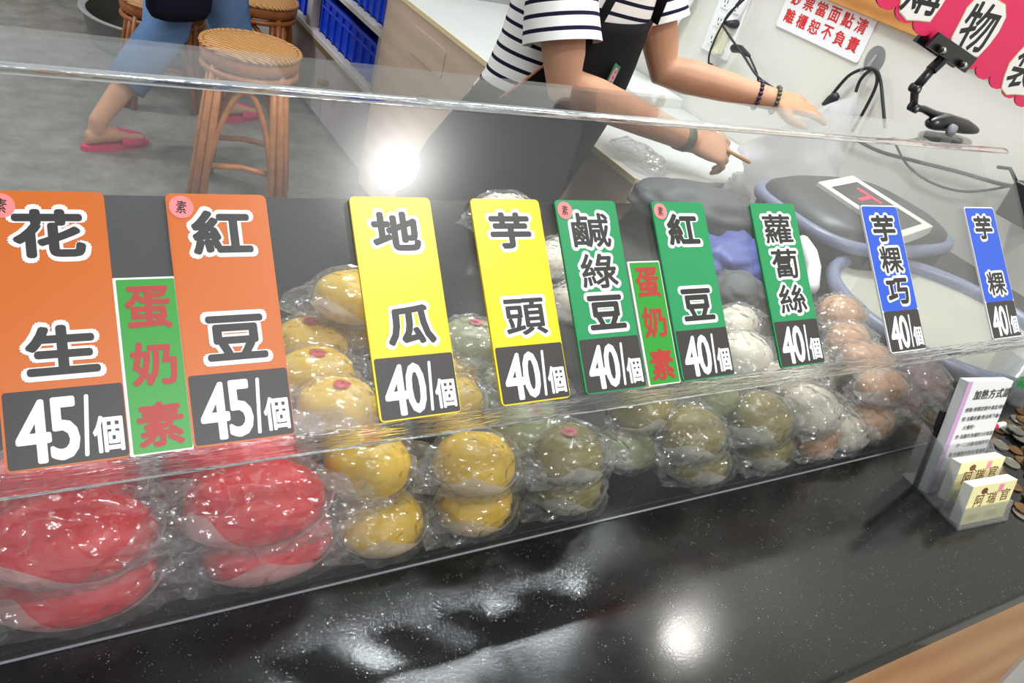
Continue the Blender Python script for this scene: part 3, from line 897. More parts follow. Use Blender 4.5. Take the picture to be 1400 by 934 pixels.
for k, ch in enumerate('新鮮'):
    a = math.radians(205 + 32 * k)
    nrm = Vector((math.cos(a), math.sin(a), 0)); e1 = Vector((-math.sin(a), math.cos(a), 0))
    write(gm, ch, 0, 0, .02, .022, (jc + nrm * .0555 + HZ * .045, e1, HZ, nrm), 0.0, .0008, 6)
gm.obj('green_lettering', M['print_green'], jar, fix=False)

# ================================================================== CLIP AND BANNER
yc = .352
def C(px, py, y=yc): return at(px, py, y=y)
clip = thing('sign_clip', 'black jointed sign clip clamped on the top of the acrylic cover', 'clip', (1.19, yc, zt))
c0 = Vector((1.172, yc - .01, zt))
MB().tube([c0 + Vector((-.035, .0, .010)), c0 + Vector((-.01, 0, .014)), c0 + Vector((.03, -.004, .012)), c0 + Vector((.05, -.008, .010))], [.012, .016, .014, .009], 12, round_end=True, flat=.75).obj('clamp_jaw', M['black_plastic'], clip, True)
MB().box(c0.x - .02, c0.x + .045, yc - .018, yc + .006, zt - .016, zt - .0055).obj('lower_jaw', M['black_plastic'], clip, bevel=.003)
MB().tube([c0 + Vector((-.018, -.016, .009)), c0 + Vector((-.018, -.022, .009))], .0085, 14).obj('spring_cap', M['grey_clip'], clip, True)
j1, j2, j3, j4 = C(1249, 147), C(1251, 121), C(1273, 96), C(1290, 80)
MB().tube([c0 + Vector((.01, 0, .018)), C(1278, 157), C(1262, 149), j1], [.006, .006, .005, .0045], 8, round_end=True).obj('arm', M['black_plastic'], clip, True)
for j in (j1, j2):
    MB().tube([j + Vector((0, -.006, 0)), j + Vector((0, .006, 0))], .0062, 14).obj('joint', M['black_plastic'], clip, True)
    MB().tube([j + Vector((0, -.0068, 0)), j + Vector((0, -.0058, 0))], .0028, 10).obj('joint_pin', M['grey_clip'], clip, True)
MB().tube([j1, j2], .0048, 8, flat=1.2).obj('link', M['black_plastic'], clip, True)
MB().tube([j2 + (j3 - j2) * .1, j3], .0062, 8).obj('upper_link', M['black_plastic'], clip, True)
MB().tube([j3, j4], .0085, 8, flat=.7).obj('neck', M['black_plastic'], clip)
h0, h1, h2, h3 = C(1263, 62), C(1281, 43), C(1332, 78), C(1315, 98)
yv = Vector((0, 1, 0))
MB().loft([[p - yv * .006 for p in (h0, h1, h2, h3)], [p - yv * .001 for p in (h0, h1, h2, h3)]]).obj('front_jaw', M['black_plastic'], clip, bevel=.001)
MB().loft([[p + yv * .013 for p in (h0, h1, h2, h3)], [p + yv * .019 for p in (h0, h1, h2, h3)]]).obj('rear_jaw', M['black_plastic'], clip, bevel=.001)
for t in (.22, .78):
    q = h0.lerp(h3, t) + (h1 - h0) * .28
    d = (h3 - h0).normalized()
    MB().tube([q - d * .007 - yv * .009, q + d * .007 - yv * .009], .0045, 10).obj('hinge', M['black_plastic'], clip, True)
    MB().tube([q - d * .0022 - yv * .0098, q + d * .0022 - yv * .0098], .0047, 10).obj('spring', M['chrome'], clip, True)

yp = yc + .006
b0, b1 = C(1200, 6, yp), C(1400, 150, yp)
be1 = (b1 - b0).normalized(); bn = Vector((0, -1, 0)); be2 = be1.cross(bn)
if be2.z < 0: be2 = -be2
bn = be1.cross(be2)
if bn.y > 0: bn = -bn
poly = []
step = .046; nb = 12
for k in range(nb):
    for i in range(6):
        a = PI - PI * i / 6 + PI
        a = PI + PI * i / 6
        poly.append((-.06 + step * k + step / 2 + step / 2 * math.cos(a), .010 + .011 * math.sin(a)))
L_ = -.06 + step * nb
poly += [(L_, .010), (L_, .17)] + [(-.06, .17)]
banner = thing('pink_banner', 'pink scalloped paper banner reading 購物袋 held by the clip', 'banner', b0)
MB().prism(poly, b0, be1, be2, bn, -.0012, .0012).obj('paper', M['banner_pink'], banner)
def letter_card(px, py, ch, rot, seed, w=.092, h=.078):
    c = C(px, py, yp) - b0
    u, v = c.dot(be1), c.dot(be2)
    r_ = random.Random(seed); pts = []
    for i in range(14):
        a = 2 * PI * i / 14
        k = r_.uniform(.92, 1.06) / max(abs(math.cos(a)), abs(math.sin(a))) ** .62
        x, y = math.cos(a) * w / 2 * k, math.sin(a) * h / 2 * k
        pts.append((u + x * math.cos(rot) - y * math.sin(rot), v + x * math.sin(rot) + y * math.cos(rot)))
    o = MB().prism([(u + (a - u) * 1.035, v + (b - v) * 1.035) for a, b in pts], b0, be1, be2, bn, .0013, .0019).obj('letter_card_edge', M['letter_edge'], banner)
    MB().prism(pts, b0, be1, be2, bn, .0019, .0023).obj('letter_card', M['letter_card'], o)
    w_ = MB(); write(w_, ch, u, v, w * .80, h * .80, (b0, be1, be2, bn), .0025, .0011, 8, rot=rot)
    w_.obj('character', M['brush_black'], o, fix=False)
letter_card(1268, -18, '購', .22, 1)
letter_card(1336, 37, '物', .22, 2)
letter_card(1402, 92, '袋', .20, 3)

# ================================================================== WALL FITTINGS
WF = (Vector((XW, 0, 0)), Vector((0, -1, 0)), Vector((0, 0, 1)), Vector((-1, 0, 0)))
def wuv(px, py):
    p = at(px, py, x=XW); return -p.y, p.z
bl, br = wuv(1062, 34), wuv(1174, 86)
sign = thing('wall_sign', 'white wall sign with red characters above the hook', 'sign', (XW, -(bl[0] + br[0]) / 2, bl[1]))
sw = br[0] - bl[0]; sh = .118
so = Vector((XW - .0005, -bl[0], (bl[1] + br[1]) / 2 - .002))
MB().prism(rrect(sw, sh, .008), so, WF[1], WF[2], WF[3], 0, .004).obj('plate', M['white_plastic'], sign)
sfr = (so, WF[1], WF[2], WF[3]); tm = MB()
for r_, s in ((.082, '鈔票當面點清'), (.036, '離櫃恕不負責')):
    for k, ch in enumerate(s):
        write(tm, ch, sw * (.12 + .152 * k), r_, sw * .118, .036, sfr, .0045, .0009, 6)
tm.obj('characters', M['sign_red'], sign, fix=False, label='red characters')

o0 = wuv(961, 66)
outlet = thing('wall_outlet', 'white wall plate with six power sockets', 'outlet', (XW, -o0[0], o0[1]))
ow, oh = .118, .185
oo = Vector((XW, -o0[0], o0[1]))
MB().prism(rrect(ow, oh, .006), oo, WF[1], WF[2], WF[3], 0, .008).obj('plate', M['white_plastic'], outlet, bevel=.002)
for i in range(2):
    for j in range(3):
        c = (.036 + .046 * i, .040 + .053 * j)
        s = MB().prism(rrect(.030, .036, .003, c[0] - .015, c[1] - .018), oo, WF[1], WF[2], WF[3], .008, .0105).obj('socket', M['white_plastic'], outlet)
        sl = MB()
        for dx in (-.006, .006): sl.prism(rrect(.003, .010, .0003, c[0] + dx - .0015, c[1] - .003, 1), oo, WF[1], WF[2], WF[3], .0103, .0108)
        sl.prism(rrect(.005, .005, .002, c[0] - .0025, c[1] - .013, 2), oo, WF[1], WF[2], WF[3], .0103, .0108)
        sl.obj('slot', M['black_plastic'], s)
adp = MB().prism(rrect(.036, .085, .004, .062, .012), oo, WF[1], WF[2], WF[3], .0115, .036).obj('plug_adapter', M['outlet_cream'], None, bevel=.003)
tag(adp, 'cream plug adapter in the wall sockets', 'adapter')
def wp(px, py, off): return at(px, py, x=XW - off)
def cable(name, label, pix, r=.0035, plug=None, cat='cable', offs=.02):
    root = thing(name, label, cat, wp(pix[0][0], pix[0][1], offs))
    pts = [wp(p[0], p[1], p[2] if len(p) > 2 else offs) for p in pix]
    sm = []
    for i in range(len(pts) - 1):          # catmull-rom
        a, b, c, d = pts[max(i - 1, 0)], pts[i], pts[i + 1], pts[min(i + 2, len(pts) - 1)]
        for k in range(6):
            t = k / 6
            sm.append(.5 * ((2 * b) + (c - a) * t + (2 * a - 5 * b + 4 * c - d) * t * t + (3 * b - a - 3 * c + d) * t ** 3))
    sm.append(pts[-1])
    MB().tube(sm, r, 8).obj('wire', M['black_rubber'], root, True)
    for pl in (plug or []):
        MB().tube([wp(*pl[0]), wp(*pl[1]), wp(*pl[2])], [.013, .011, .005], 10, round_end=True).obj('plug', M['black_rubber'], root, True)
    return root
cable('black_cable', 'black power cord from the upper socket rising out of view', [(1003, 32, .03), (990, 32, .045), (998, 17, .045), (1020, -4, .03), (1035, -30, .02)], plug=[((1006, 33, .012), (999, 33, .03), (990, 31, .046))])
cable('black_cable', 'black power cord looping down left of the sockets', [(1020, -12, .05), (1005, 10, .05), (988, 33, .05), (974, 62, .04), (969, 80, .03), (970, 100, .02)], .003, plug=[((970, 92, .025), (970, 97, .025), (971, 104, .025))])
cable('black_cable', 'black power cord running from the lower plug towards the hand', [(988, 35, .055), (1002, 56, .055), (1018, 78, .05), (1032, 100, .04), (1045, 112, .03), (1066, 126, .02), (1080, 138, .02)], plug=[((1004, 66, .032), (1012, 67, .042), (1024, 76, .048))])
cable('black_cable', 'thin black power cord branching behind the bracelets', [(1024, 76, .045), (1034, 98, .035), (1037, 112, .03), (1040, 126, .02)], .003)
cable('hanging_cable', 'black cable hung in a loop over the clear wall hook', [(1128, 142, .02), (1142, 124, .02), (1160, 104, .022), (1178, 95, .025), (1192, 94, .03), (1199, 104, .025), (1196, 122, .02), (1180, 154, .02), (1165, 180, .02)], .0042, plug=[((1141, 133, .02), (1134, 137, .02), (1126, 142, .02))])
cable('hanging_cable', 'second black cable loop hanging straight down from the hook', [(1170, 126, .02), (1176, 110, .02), (1188, 97, .028), (1198, 96, .03), (1204, 112, .02), (1207, 140, .02), (1210, 175, .02)], .0042)
cable('wall_cable', 'grey cable sagging along the wall behind the cover, upper one', [(1160, 185, .02), (1200, 206, .015), (1250, 220, .015), (1310, 235, .015), (1370, 252, .015), (1405, 256, .015)], .0045)
cable('wall_cable', 'grey cable sagging along the wall behind the cover, lower one', [(1224, 196, .02), (1240, 225, .015), (1270, 248, .015), (1310, 261, .015), (1350, 260, .015), (1400, 250, .015)], .003)
hk = wuv(1196, 82)
hook = thing('wall_hook', 'clear adhesive wall hook carrying black cables', 'hook', (XW, -hk[0], hk[1]))
ho = Vector((XW, -hk[0], hk[1]))
MB().prism([(.028 * math.cos(2 * PI * k / 28), .034 * math.sin(2 * PI * k / 28)) for k in range(28)], ho, WF[1], WF[2], WF[3], 0, .003).obj('pad', M['acrylic_small'], hook)
MB().tube([ho + Vector((-.003, .0, .01)), ho + Vector((-.012, 0, -.01)), ho + Vector((-.014, 0, -.03)), ho + Vector((-.026, 0, -.036)), ho + Vector((-.032, 0, -.024))], .004, 8, round_end=True).obj('prong', M['acrylic_small'], hook, True)
# black power brick behind the right end of the cover
ab = at(1398, 285, z=ZC + .12)
brick = thing('power_brick', 'black power brick with cable at the right edge behind the cover', 'adapter', at(1402, 300, x=1.84))
pbk = at(1404, 272, x=1.86)
MB().box(pbk.x - .03, pbk.x + .03, pbk.y - .05, pbk.y + .03, pbk.z - .05, pbk.z + .03).obj('body', M['black_plastic'], brick, bevel=.006)
MB().tube([pbk + Vector((-.01, .03, .02)), pbk + Vector((-.01, .06, .04)), pbk + Vector((0, .09, .03))], .004, 8).obj('lead', M['black_rubber'], brick, True)
# roll of white bags hung on the wall
rb = wuv(935, 18)
roll = thing('bag_roll', 'bundle of white plastic bags hanging on the wall behind the shoulder', 'plastic bags', (XW, -rb[0], rb[1]))
mbr = MB(); rings = []
for i in range(9):
    t = i / 8
    rings.append([Vector((XW - .05 + .045 * math.cos(a) * (.6 + .4 * math.sin(PI * t)), -rb[0] + .07 * math.sin(a) * (.7 + .3 * math.cos(4 * t)), rb[1] + .14 - .26 * t)) * 1 + Vector((0, .012 * math.sin(3 * a + 5 * t), 0)) for a in [2 * PI * j / 18 for j in range(18)]])
mbr.loft(rings).obj('bundle', M['white_plastic'], roll, True)
rm = MB(); write(rm, '袋', 0, 0, .02, .02, (Vector((XW - .097, -rb[0] - .02, rb[1] - .01)), WF[1], WF[2], WF[3]), 0, .0008, 6)
rm.obj('red_print', M['sign_red'], roll, fix=False)

# ================================================================== WORK TABLE ALONG THE WALL
XT, YT, ZT = 1.314, 1.061, .80
table = thing('work_table', 'white-topped wooden work table along the side wall', 'table', (1.6, 1.8, 0))
MB().box(XT, XW - .003, YT, 2.66, ZT - .012, ZT).obj('table_top', M['table_white'], table, bevel=.002, label='white table top')
MB().box(XT - .006, XT, YT, 2.66, ZT - .014, ZT + .002).obj('edge_strip', M['cream_edge'], table, label='cream wooden edge strip')
MB().box(XT, XT + .02, YT + .01, 2.66, .02, ZT - .012).obj('side_panel', M['beige_wood'], table, label='beige wooden side panel')
MB().box(XT + .02, XW - .003, YT + .012, YT + .03, .02, ZT - .012).obj('end_panel', M['beige_wood'], table)
MB().box(XT + .02, XW - .003, 2.645, 2.66, .02, ZT - .012).obj('end_panel', M['beige_wood'], table)
dr = MB().prism(rrect(.27, .096, .012), (XT, 2.395, .648), (0, -1, 0), (0, 0, 1), (-1, 0, 0), 0, .0035).obj('flap', M['beige_wood'], table, bevel=.002)
wb = MB().box(1.70, 1.886, 1.60, 2.2, ZT + .0005, ZT + .030)
wb = wb.obj('white_board', M['table_white'], None, bevel=.002); tag(wb, 'thick white board lying on the work table by the wall', 'board')
we = MB().box(1.694, 1.70, 1.60, 2.2, ZT + .0005, ZT + .012).obj('wood_edge', M['cream_edge'], wb)
cb = at(845, 228, z=ZT)
pb_ = MB(); rings = []
for i in range(12):
    t = i / 11; ring = []
    for j in range(20):
        a = 2 * PI * j / 20
        r = (.5 + .5 * math.sin(PI * t) ** .5)
        nz = noise.noise(Vector((t * 5, math.cos(a) * 2, math.sin(a) * 2)))
        ring.append(Vector((XT + .075 + (.05 * r + .012 * nz) * math.cos(a), 1.075 + .19 * t, ZT + .003 + max(0, (.016 * r + .008 * nz) * (1 + math.sin(a))))))
    rings.append(ring)
pb_.loft(rings)
tag(pb_.obj('plastic_bag', M['film'], None, True), 'crinkled clear plastic bag on the corner of the work table', 'plastic bag')

# crates and shelves beyond the table
XS = 1.345
rack = thing('storage_rack', 'pale storage rack with shelves and cupboard doors below', 'rack', (1.6, 3.6, 0))
for z0 in (.372, .615):
    MB().box(XS, XW - .003, 2.675, 5.2, z0 - .022, z0).obj('shelf', M['shelf_white'], rack)
    MB().box(XS - .006, XS, 2.675, 5.2, z0 - .024, z0 - .004).obj('shelf_edge', M['shelf_white'], rack)
MB().box(XS - .008, XS, 2.675, 5.2, .325, .349).obj('lower_rail', M['shelf_edge'], rack, label='brown rail under the shelf')
for y in (2.69, 3.565, 4.5):
    MB().box(XS, XS + .04, y, y + .07, .372, .593).obj('post', M['lilac_door'], rack)
MB().box(XS + .56 - .02, XS + .55, 2.675, 5.2, .372, 1.1).obj('back_board', M['shelf_white'], rack)
for k in range(4):
    y0 = 2.68 + .62 * k
    d = MB().box(XS + .002, XS + .02, y0 + .004, y0 + .616, .03, .34).obj('door', M['lilac_door'], rack, bevel=.003)
    for yy in ((y0 + .05), (y0 + .57)):
        pass
    kn = at(372, 27, x=XS - .02) if k == 2 else Vector((XS - .02, y0 + .56, .22))
    MB().tube([Vector((XS + .002, kn.y, .222)), Vector((XS - .022, kn.y, .222)), Vector((XS - .034, kn.y, .222))], [.010, .018, .016], 12, round_end=True).obj('knob', M['knob_brown'], d, True)
    MB().tube([Vector((XS + .002, kn.y - .085, .208)), Vector((XS - .022, kn.y - .085, .208)), Vector((XS - .034, kn.y - .085, .208))], [.010, .018, .016], 12, round_end=True).obj('knob', M['knob_brown'], d, True)
def crate(y0, y1, z0, h, label):
    x0, x1 = XS + .02, XS + .40
    root = thing('blue_crate', label, 'crate', ((x0 + x1) / 2, (y0 + y1) / 2, z0), 'blue plastic crates')
    t = .006
    MB().box(x0 + .012, x0 + .012 + t, y0 + .01, y1 - .01, z0, z0 + h).obj('front_wall', M['crate_blue'], root)
    MB().box(x1 - t, x1, y0, y1, z0, z0 + h).obj('rear_wall', M['crate_blue'], root)
    for y in (y0, y1 - t): MB().box(x0 + .012, x1, y, y + t, z0, z0 + h).obj('end_wall', M['crate_blue'], root)
    MB().box(x0 + .012, x1, y0, y1, z0, z0 + t).obj('bottom', M['crate_blue'], root)
    MB().box(x0, x0 + .02, y0 - .004, y1 + .004, z0 + h - .018, z0 + h).obj('rim', M['crate_blue'], root, bevel=.004)
    MB().box(x0 + .003, x0 + .016, y0, y1, z0 + h - .055, z0 + h - .042).obj('band', M['crate_blue'], root, bevel=.003)
    n = 8
    rm_ = MB().box(-.006, .006, -.006, .006, 0, h - .02).mesh('rib', M['crate_blue'])
    for k in range(n + 1):
        o = bpy.data.objects.new('rib', rm_); COL.objects.link(o)
        o.location = (x0 + .009, y0 + .012 + (y1 - y0 - .024) * k / n, z0); setparent(o, root)
    return root
crate(2.775, 3.51, .3735, .165, 'blue ribbed crate on the shelf beside the wooden table panel')
crate(3.65, 4.4, .3735, .165, 'blue ribbed crate farther along the shelf behind the post')
crate(2.70, 3.30, .6165, .165, 'blue ribbed crate on the upper shelf')
MB().box(XS, XW - .003, 2.675, 2.69, .615, 1.1)

# ================================================================== SCALE, TRAY AND BUNDLE BEHIND THE COVER
scale = thing('digital_scale', 'blue grey digital scale with red display behind the cover', 'scale', (1.62, .70, ZC))
d = [at(1119, 249, z=.955), at(1167, 240, z=.955), at(1274, 308, z=.955), at(1232, 325, z=.955)]
cen = (d[0] + d[1] + d[2] + d[3]) / 4
rings = []
for zz, k in ((.006, .96), (.012, 1.0), (.05, 1.0), (.075, .95), (.090, .80)):
    ring = []
    for j in range(40):
        a = 2 * PI * j / 40
        ce, se = math.cos(a), math.sin(a)
        ex = .55
        x = math.copysign(abs(ce) ** ex, ce) * .205 * k; y = math.copysign(abs(se) ** ex, se) * .150 * k
        ring.append(Vector((cen.x - .0 + x, cen.y + .03 + y, ZC + zz)))
    rings.append(ring)
MB().loft(rings).obj('body', M['scale_dark'], scale, True)
MB().tube([p + Vector((0, 0, .004)) for p in rings[2]] + [rings[2][0] + Vector((0, 0, .004))], .014, 8, cap=False).obj('body_rim', M['scale_blue'], scale, True)
MB().lathe([(.001, .006), (.012, .006), (.012, .0003), (.001, .0003)], (cen.x - .14, cen.y - .06, ZC), 12).obj('foot', M['black_rubber'], scale)
MB().lathe([(.001, .006), (.012, .006), (.012, .0003), (.001, .0003)], (cen.x + .14, cen.y + .1, ZC), 12).obj('foot', M['black_rubber'], scale)
dn = (d[1] - d[0]).cross(d[3] - d[0]).normalized()
if dn.z < 0: dn = -dn
def quad(s, l0, l1, name, m, sx=1.0, sy=1.0, dx=0, dy=0, parent=scale):
    c = [cen + (p - cen) for p in d]
    ex = (d[1] - d[0]) / 2; ey = (d[3] - d[0]) / 2
    pts = [cen + ex * (i * sx + dx) + ey * (j * sy + dy) for i, j in ((-1, -1), (1, -1), (1, 1), (-1, 1))]
    return MB().loft([[p + dn * l0 for p in pts], [p + dn * l1 for p in pts]]).obj(name, M[m], parent, bevel=.0015 if l1 - l0 > .004 else 0)
quad(1, -.022, 0, 'display_frame', 'scale_frame')
quad(1, 0, .0008, 'display_window', 'screen_dark', .72, .80, -.05, .05)
quad(1, .0008, .0014, 'digit_row', 'led_red', .05, .30, .25, -.25)
quad(1, .0008, .0014, 'digit_row', 'led_red', .30, .04, -.10, -.20)
quad(1, .0008, .0014, 'digit_row', 'led_red', .05, .14, -.30, .30)
tcx, tcy = 1.485, .345
tray = thing('round_tray', 'round grey tray with raised blue grey rim at the right of the cover', 'tray', (tcx, tcy, ZC))
MB().lathe([(.001, .0005), (.200, .0005), (.212, .012), (.206, .016), (.190, .008), (.001, .007)], (tcx, tcy, ZC), 64).obj('tray_floor', M['tray_grey'], tray, True)
MB().lathe([(.200, .006), (.214, .004), (.224, .020), (.218, .034), (.206, .036), (.198, .024), (.200, .006)], (tcx, tcy, ZC), 64).obj('rim', M['scale_blue'], tray, True)
tp = thing('plastic_scoop', 'white curved plastic scoop beside the scale', 'scoop', at(1110, 380, z=ZC))
hp = [at(1098, 330, z=ZC + .05), at(1106, 345, z=ZC + .045), at(1112, 365, z=ZC + .03), at(1108, 392, z=ZC + .008)]
tp.location = hp[-1]
MB().tube(hp, [.012, .015, .014, .016], 10, round_end=True).obj('scoop_body', M['white_plastic'], tp, True)
def lump(name, label, cat, c, r, m, seed, rotz=0, amp=.25, group=None):
    bm = bmesh.new(); bmesh.ops.create_icosphere(bm, subdivisions=4, radius=1)
    for v in bm.verts:
        q = v.co.normalized()
        k = 1 + amp * (1 - 2 * abs(noise.noise(q * 1.7 + Vector((seed * 3, 0, 0))))) * .5 + amp * .3 * noise.noise(q * 4 + Vector((seed, 2, 0)))
        v.co = Vector((q.x * r[0] * k, q.y * r[1] * k, max(q.z * r[2] * k, -r[2] * .7)))
    me = bpy.data.meshes.new(name); bm.to_mesh(me); bm.free()
    me.polygons.foreach_set('use_smooth', [True] * len(me.polygons)); me.materials.append(M[m])
    o = bpy.data.objects.new(name, me); COL.objects.link(o); o.location = (c[0], c[1], c[2] + r[2] * .7); o.rotation_euler = (0, 0, rotz)
    return tag(o, label, cat, group)
lump('grey_pouch', 'dark grey pouch lying on the counter behind the cover', 'pouch', (1.19, .735, ZC + .001), (.13, .075, .045), 'cloth_grey', 2, -.5)
lump('blue_cloth', 'crumpled blue cloth on the counter between the green cards', 'cloth', (1.13, .565, ZC + .001), (.085, .055, .034), 'cloth_blue', 5, .4, .5)
lump('grey_bundle', 'small dark bundle on the counter in front of the blue cloth', 'bundle', (1.05, .462, ZC + .001), (.05, .04, .03), 'cloth_grey', 8, .2, .4)

# ================================================================== PEOPLE
def remesh(name, mb, voxel, m, parent, smooth=6):
    o = mb.obj(name, m, None, True)
    r = o.modifiers.new('r', 'REMESH'); r.mode = 'VOXEL'; r.voxel_size = voxel; r.use_smooth_shade = True
    s = o.modifiers.new('s', 'SMOOTH'); s.factor = .5; s.iterations = smooth
    dg = bpy.context.evaluated_depsgraph_get()
    me = bpy.data.meshes.new_from_object(o.evaluated_get(dg))
    old = o.data; o.modifiers.clear(); o.data = me; bpy.data.meshes.remove(old)
    me.name = name
    if not me.materials: me.materials.append(m)
    me.polygons.foreach_set('use_smooth', [True] * len(me.polygons))
    setparent(o, parent)
    return o
def ell_ring(c, a, b, wd, fd, n=28, k=1.0, lo=0.0, hi=2 * PI, closed=True):
    c = Vector(c); m = n if closed else n - 1
    return [c + wd * (a * k * math.cos(lo + (hi - lo) * j / m)) + fd * (b * k * math.sin(lo + (hi - lo) * j / m)) for j in range(n)]
def hand(mb, wrist, fdir, back, fingers, L=.172, thumb=None, side=1):
    """palm and five fingers; fdir = pointing direction, back = out of the back of the hand, side = thumb side"""
    f = Vector(fdir).normalized(); b = Vector(back); b = (b - f * b.dot(f)).normalized()
    s = f.cross(b).normalized() * side          # towards the thumb
    wr = Vector(wrist); pl = L * .50
    rings = []
    for t, w, th in ((-.10, .026, .020), (.05, .029, .020), (.30, .037, .019), (.62, .042, .017), (.90, .041, .014), (1.04, .036, .010)):
        c = wr + f * (pl * t)
        rings.append([c + s * (w * math.cos(2 * PI * j / 14)) + b * (th * math.sin(2 * PI * j / 14)) for j in range(14)])
    mb.loft(rings)
    lens = (.40, .45, .42, .33)
    for i in range(4):
        off = .0325 - .0215 * i
        p = wr + f * (pl * (.93 - .03 * abs(i - 1.2))) + s * off
        spread = (.13 - .09 * i)
        c = fingers[i]
        d0 = (f + s * spread * .6).normalized()
        pts = [p - d0 * .012]; ang = 0; q = p; rr = [.0102]
        for k, fr in enumerate((.44, .31, .25)):
            ang += c[k]
            dd = d0 * math.cos(ang) - b * math.sin(ang)
            pts.append(q); rr.append((.0100, .0092, .0084)[k])
            q = q + dd * (L * lens[i] * fr * 1.05)
        pts.append(q); rr.append(.0072)
        mb.tube(pts, rr, 10, round_end=True)
    th = thumb or (.5, -.3, .3)
    p = wr + f * (pl * .28) + s * .024
    d1 = (f * .62 + s * .72 - b * th[0]).normalized()
    d2 = (f * (.9) + s * th[1] - b * th[2]).normalized()
    q1 = p + d1 * (L * .24); q2 = q1 + d2 * (L * .18); q3 = q2 + d2 * (L * .12)
    mb.tube([p - d1 * .01, p + d1 * .01, q1, q2, q3], [.0150, .0150, .0115, .0105, .0085], 10, round_end=True)

def head(mb, c, r=.098, face=Vector((0, -1, 0))):
    face = face.normalized(); side = Vector((0, 0, 1)).cross(face).normalized(); upv = face.cross(side) * 1
    if upv.z < 0: upv = -upv
    c = Vector(c)
    rot = Matrix((side, face, upv)).transposed()
    mb.ellipsoid(c + upv * .018, (.075, .092, .100), rot, 20, 14)
    mb.ellipsoid(c + face * .018 - upv * .050, (.056, .066, .066), rot, 16, 10)
    mb.tube([c + face * .086 + upv * .012, c + face * .100 - upv * .014, c + face * .106 - upv * .028], [.006, .010, .012], 8, round_end=True)
    for s in (-1, 1):
        mb.ellipsoid(c + side * (s * .077) - face * .004 - upv * .004, (.010, .018, .030), rot, 10, 8)
        mb.ellipsoid(c + face * .082 + side * (s * .032) + upv * .026, (.020, .010, .006), rot, 10, 6)
    mb.ellipsoid(c + face * .082 - upv * .056, (.022, .010, .010), rot, 10, 6)
    return side, face, upv
def face_parts(c, side, face, upv, root, hair_len=.0):
    c = Vector(c); rot = Matrix((side, face, upv)).transposed()
    for s in (-1, 1):
        MB().ellipsoid(c + face * .0865 + side * (s * .032) + upv * .010, (.011, .006, .006), rot, 12, 8).obj('eye', M['eye'], root, True)
    MB().ellipsoid(c + face * .0915 - upv * .056, (.020, .005, .005), rot, 12, 6).obj('mouth', M['lips'], root, True)
    h = MB().ellipsoid(c + upv * .036 - face * .018, (.084, .092, .096), rot, 22, 14)
    h.ellipsoid(c - face * .055 - upv * .02, (.070, .050, .085), rot, 16, 10)
    h.ellipsoid(c - face * .120 + upv * .01, (.034, .034, .034), rot, 14, 10)
    remesh('hair', h, .006, M['hair'], root, 4)

# ---- the shop assistant behind the counter
p1 = thing('person', 'person in striped t-shirt and black apron holding a white plastic bag', 'person', (1.02, 1.22, 0))
F = Vector((.42, -.907, 0)).normalized(); WD = Vector((-F.y, F.x, 0))
lev = [  # z, centre, half width, half depth
    (.66, (1.02, 1.25), .205, .130), (.78, (1.055, 1.24), .208, .132), (.88, (1.10, 1.235), .202, .126), (.96, (1.13, 1.23), .196, .122),
    (1.05, (1.14, 1.225), .188, .122), (1.14, (1.14, 1.22), .182, .124), (1.22, (1.145, 1.22), .185, .118), (1.29, (1.17, 1.22), .170, .098), (1.335, (1.185, 1.215), .10, .075)]
def ring(z, c, a, b, k=1.0, n=32): return ell_ring((c[0], c[1], z), a, b, WD, F, n, k)
body = MB()
body.loft([ring(z, c, a, b, .93) for z, c, a, b in lev])
neck0 = Vector((1.185, 1.21, 1.31)); hc = Vector((1.245, 1.135, 1.50))
body.tube([neck0, neck0.lerp(hc, .4), hc - Vector((0, 0, .05))], [.062, .052, .052], 14)
hf = (F + Vector((.25, 0, -.35))).normalized()
hs = head(body, hc, face=hf)
shR, elR, wrR = Vector((.975, 1.125, 1.255)), at(772, 116, y=1.02), at(944, 192, y=1.03)
shL, elL, wrL = Vector((1.315, 1.29, 1.255)), at(908, 96, y=1.20), at(1050, 134, y=1.045)
def arm(sh, el, wr):
    body.tube([sh, sh.lerp(el, .35), sh.lerp(el, .8), el, el.lerp(wr, .22), el.lerp(wr, .6), wr - (wr - el).normalized() * .01, wr + (wr - el).normalized() * .012],
              [.058, .051, .043, .041, .042, .036, .028, .027], 16, round_end=True)
arm(shR, elR, wrR); arm(shL, elL, wrL)
back_cam = (CAM - wrR).normalized()
fR = (at(1012, 212, y=.985) - wrR)
hand(body, wrR, fR, back_cam * .8 + Vector((0, 0, .75)), [(.40, .75, .45), (.50, .80, .45), (.62, .85, .5), (.75, .85, .5)], .178, (.35, .05, .35), side=-1)
fL = at(1118, 148, y=.99) - wrL
hand(body, wrL, fL, Vector((-.25, -.2, 1)), [(.05, .22, .18), (.10, .26, .2), (.16, .30, .2), (.24, .34, .25)], .172, (.35, -.1, .25), side=1)
for sx in (-1, 1):       # hips and legs inside the trousers
    hp_ = Vector((1.02, 1.25, .70)) + WD * (.085 * sx)
    body.tube([hp_, hp_ + Vector((.01, -.01, -.28)), hp_ + Vector((0, 0, -.58)), hp_ + Vector((0, 0, -.64))], [.075, .055, .036, .036], 12)
remesh('body', body, .0042, M['skin'], p1, 5)
face_parts(hc, *hs, p1)
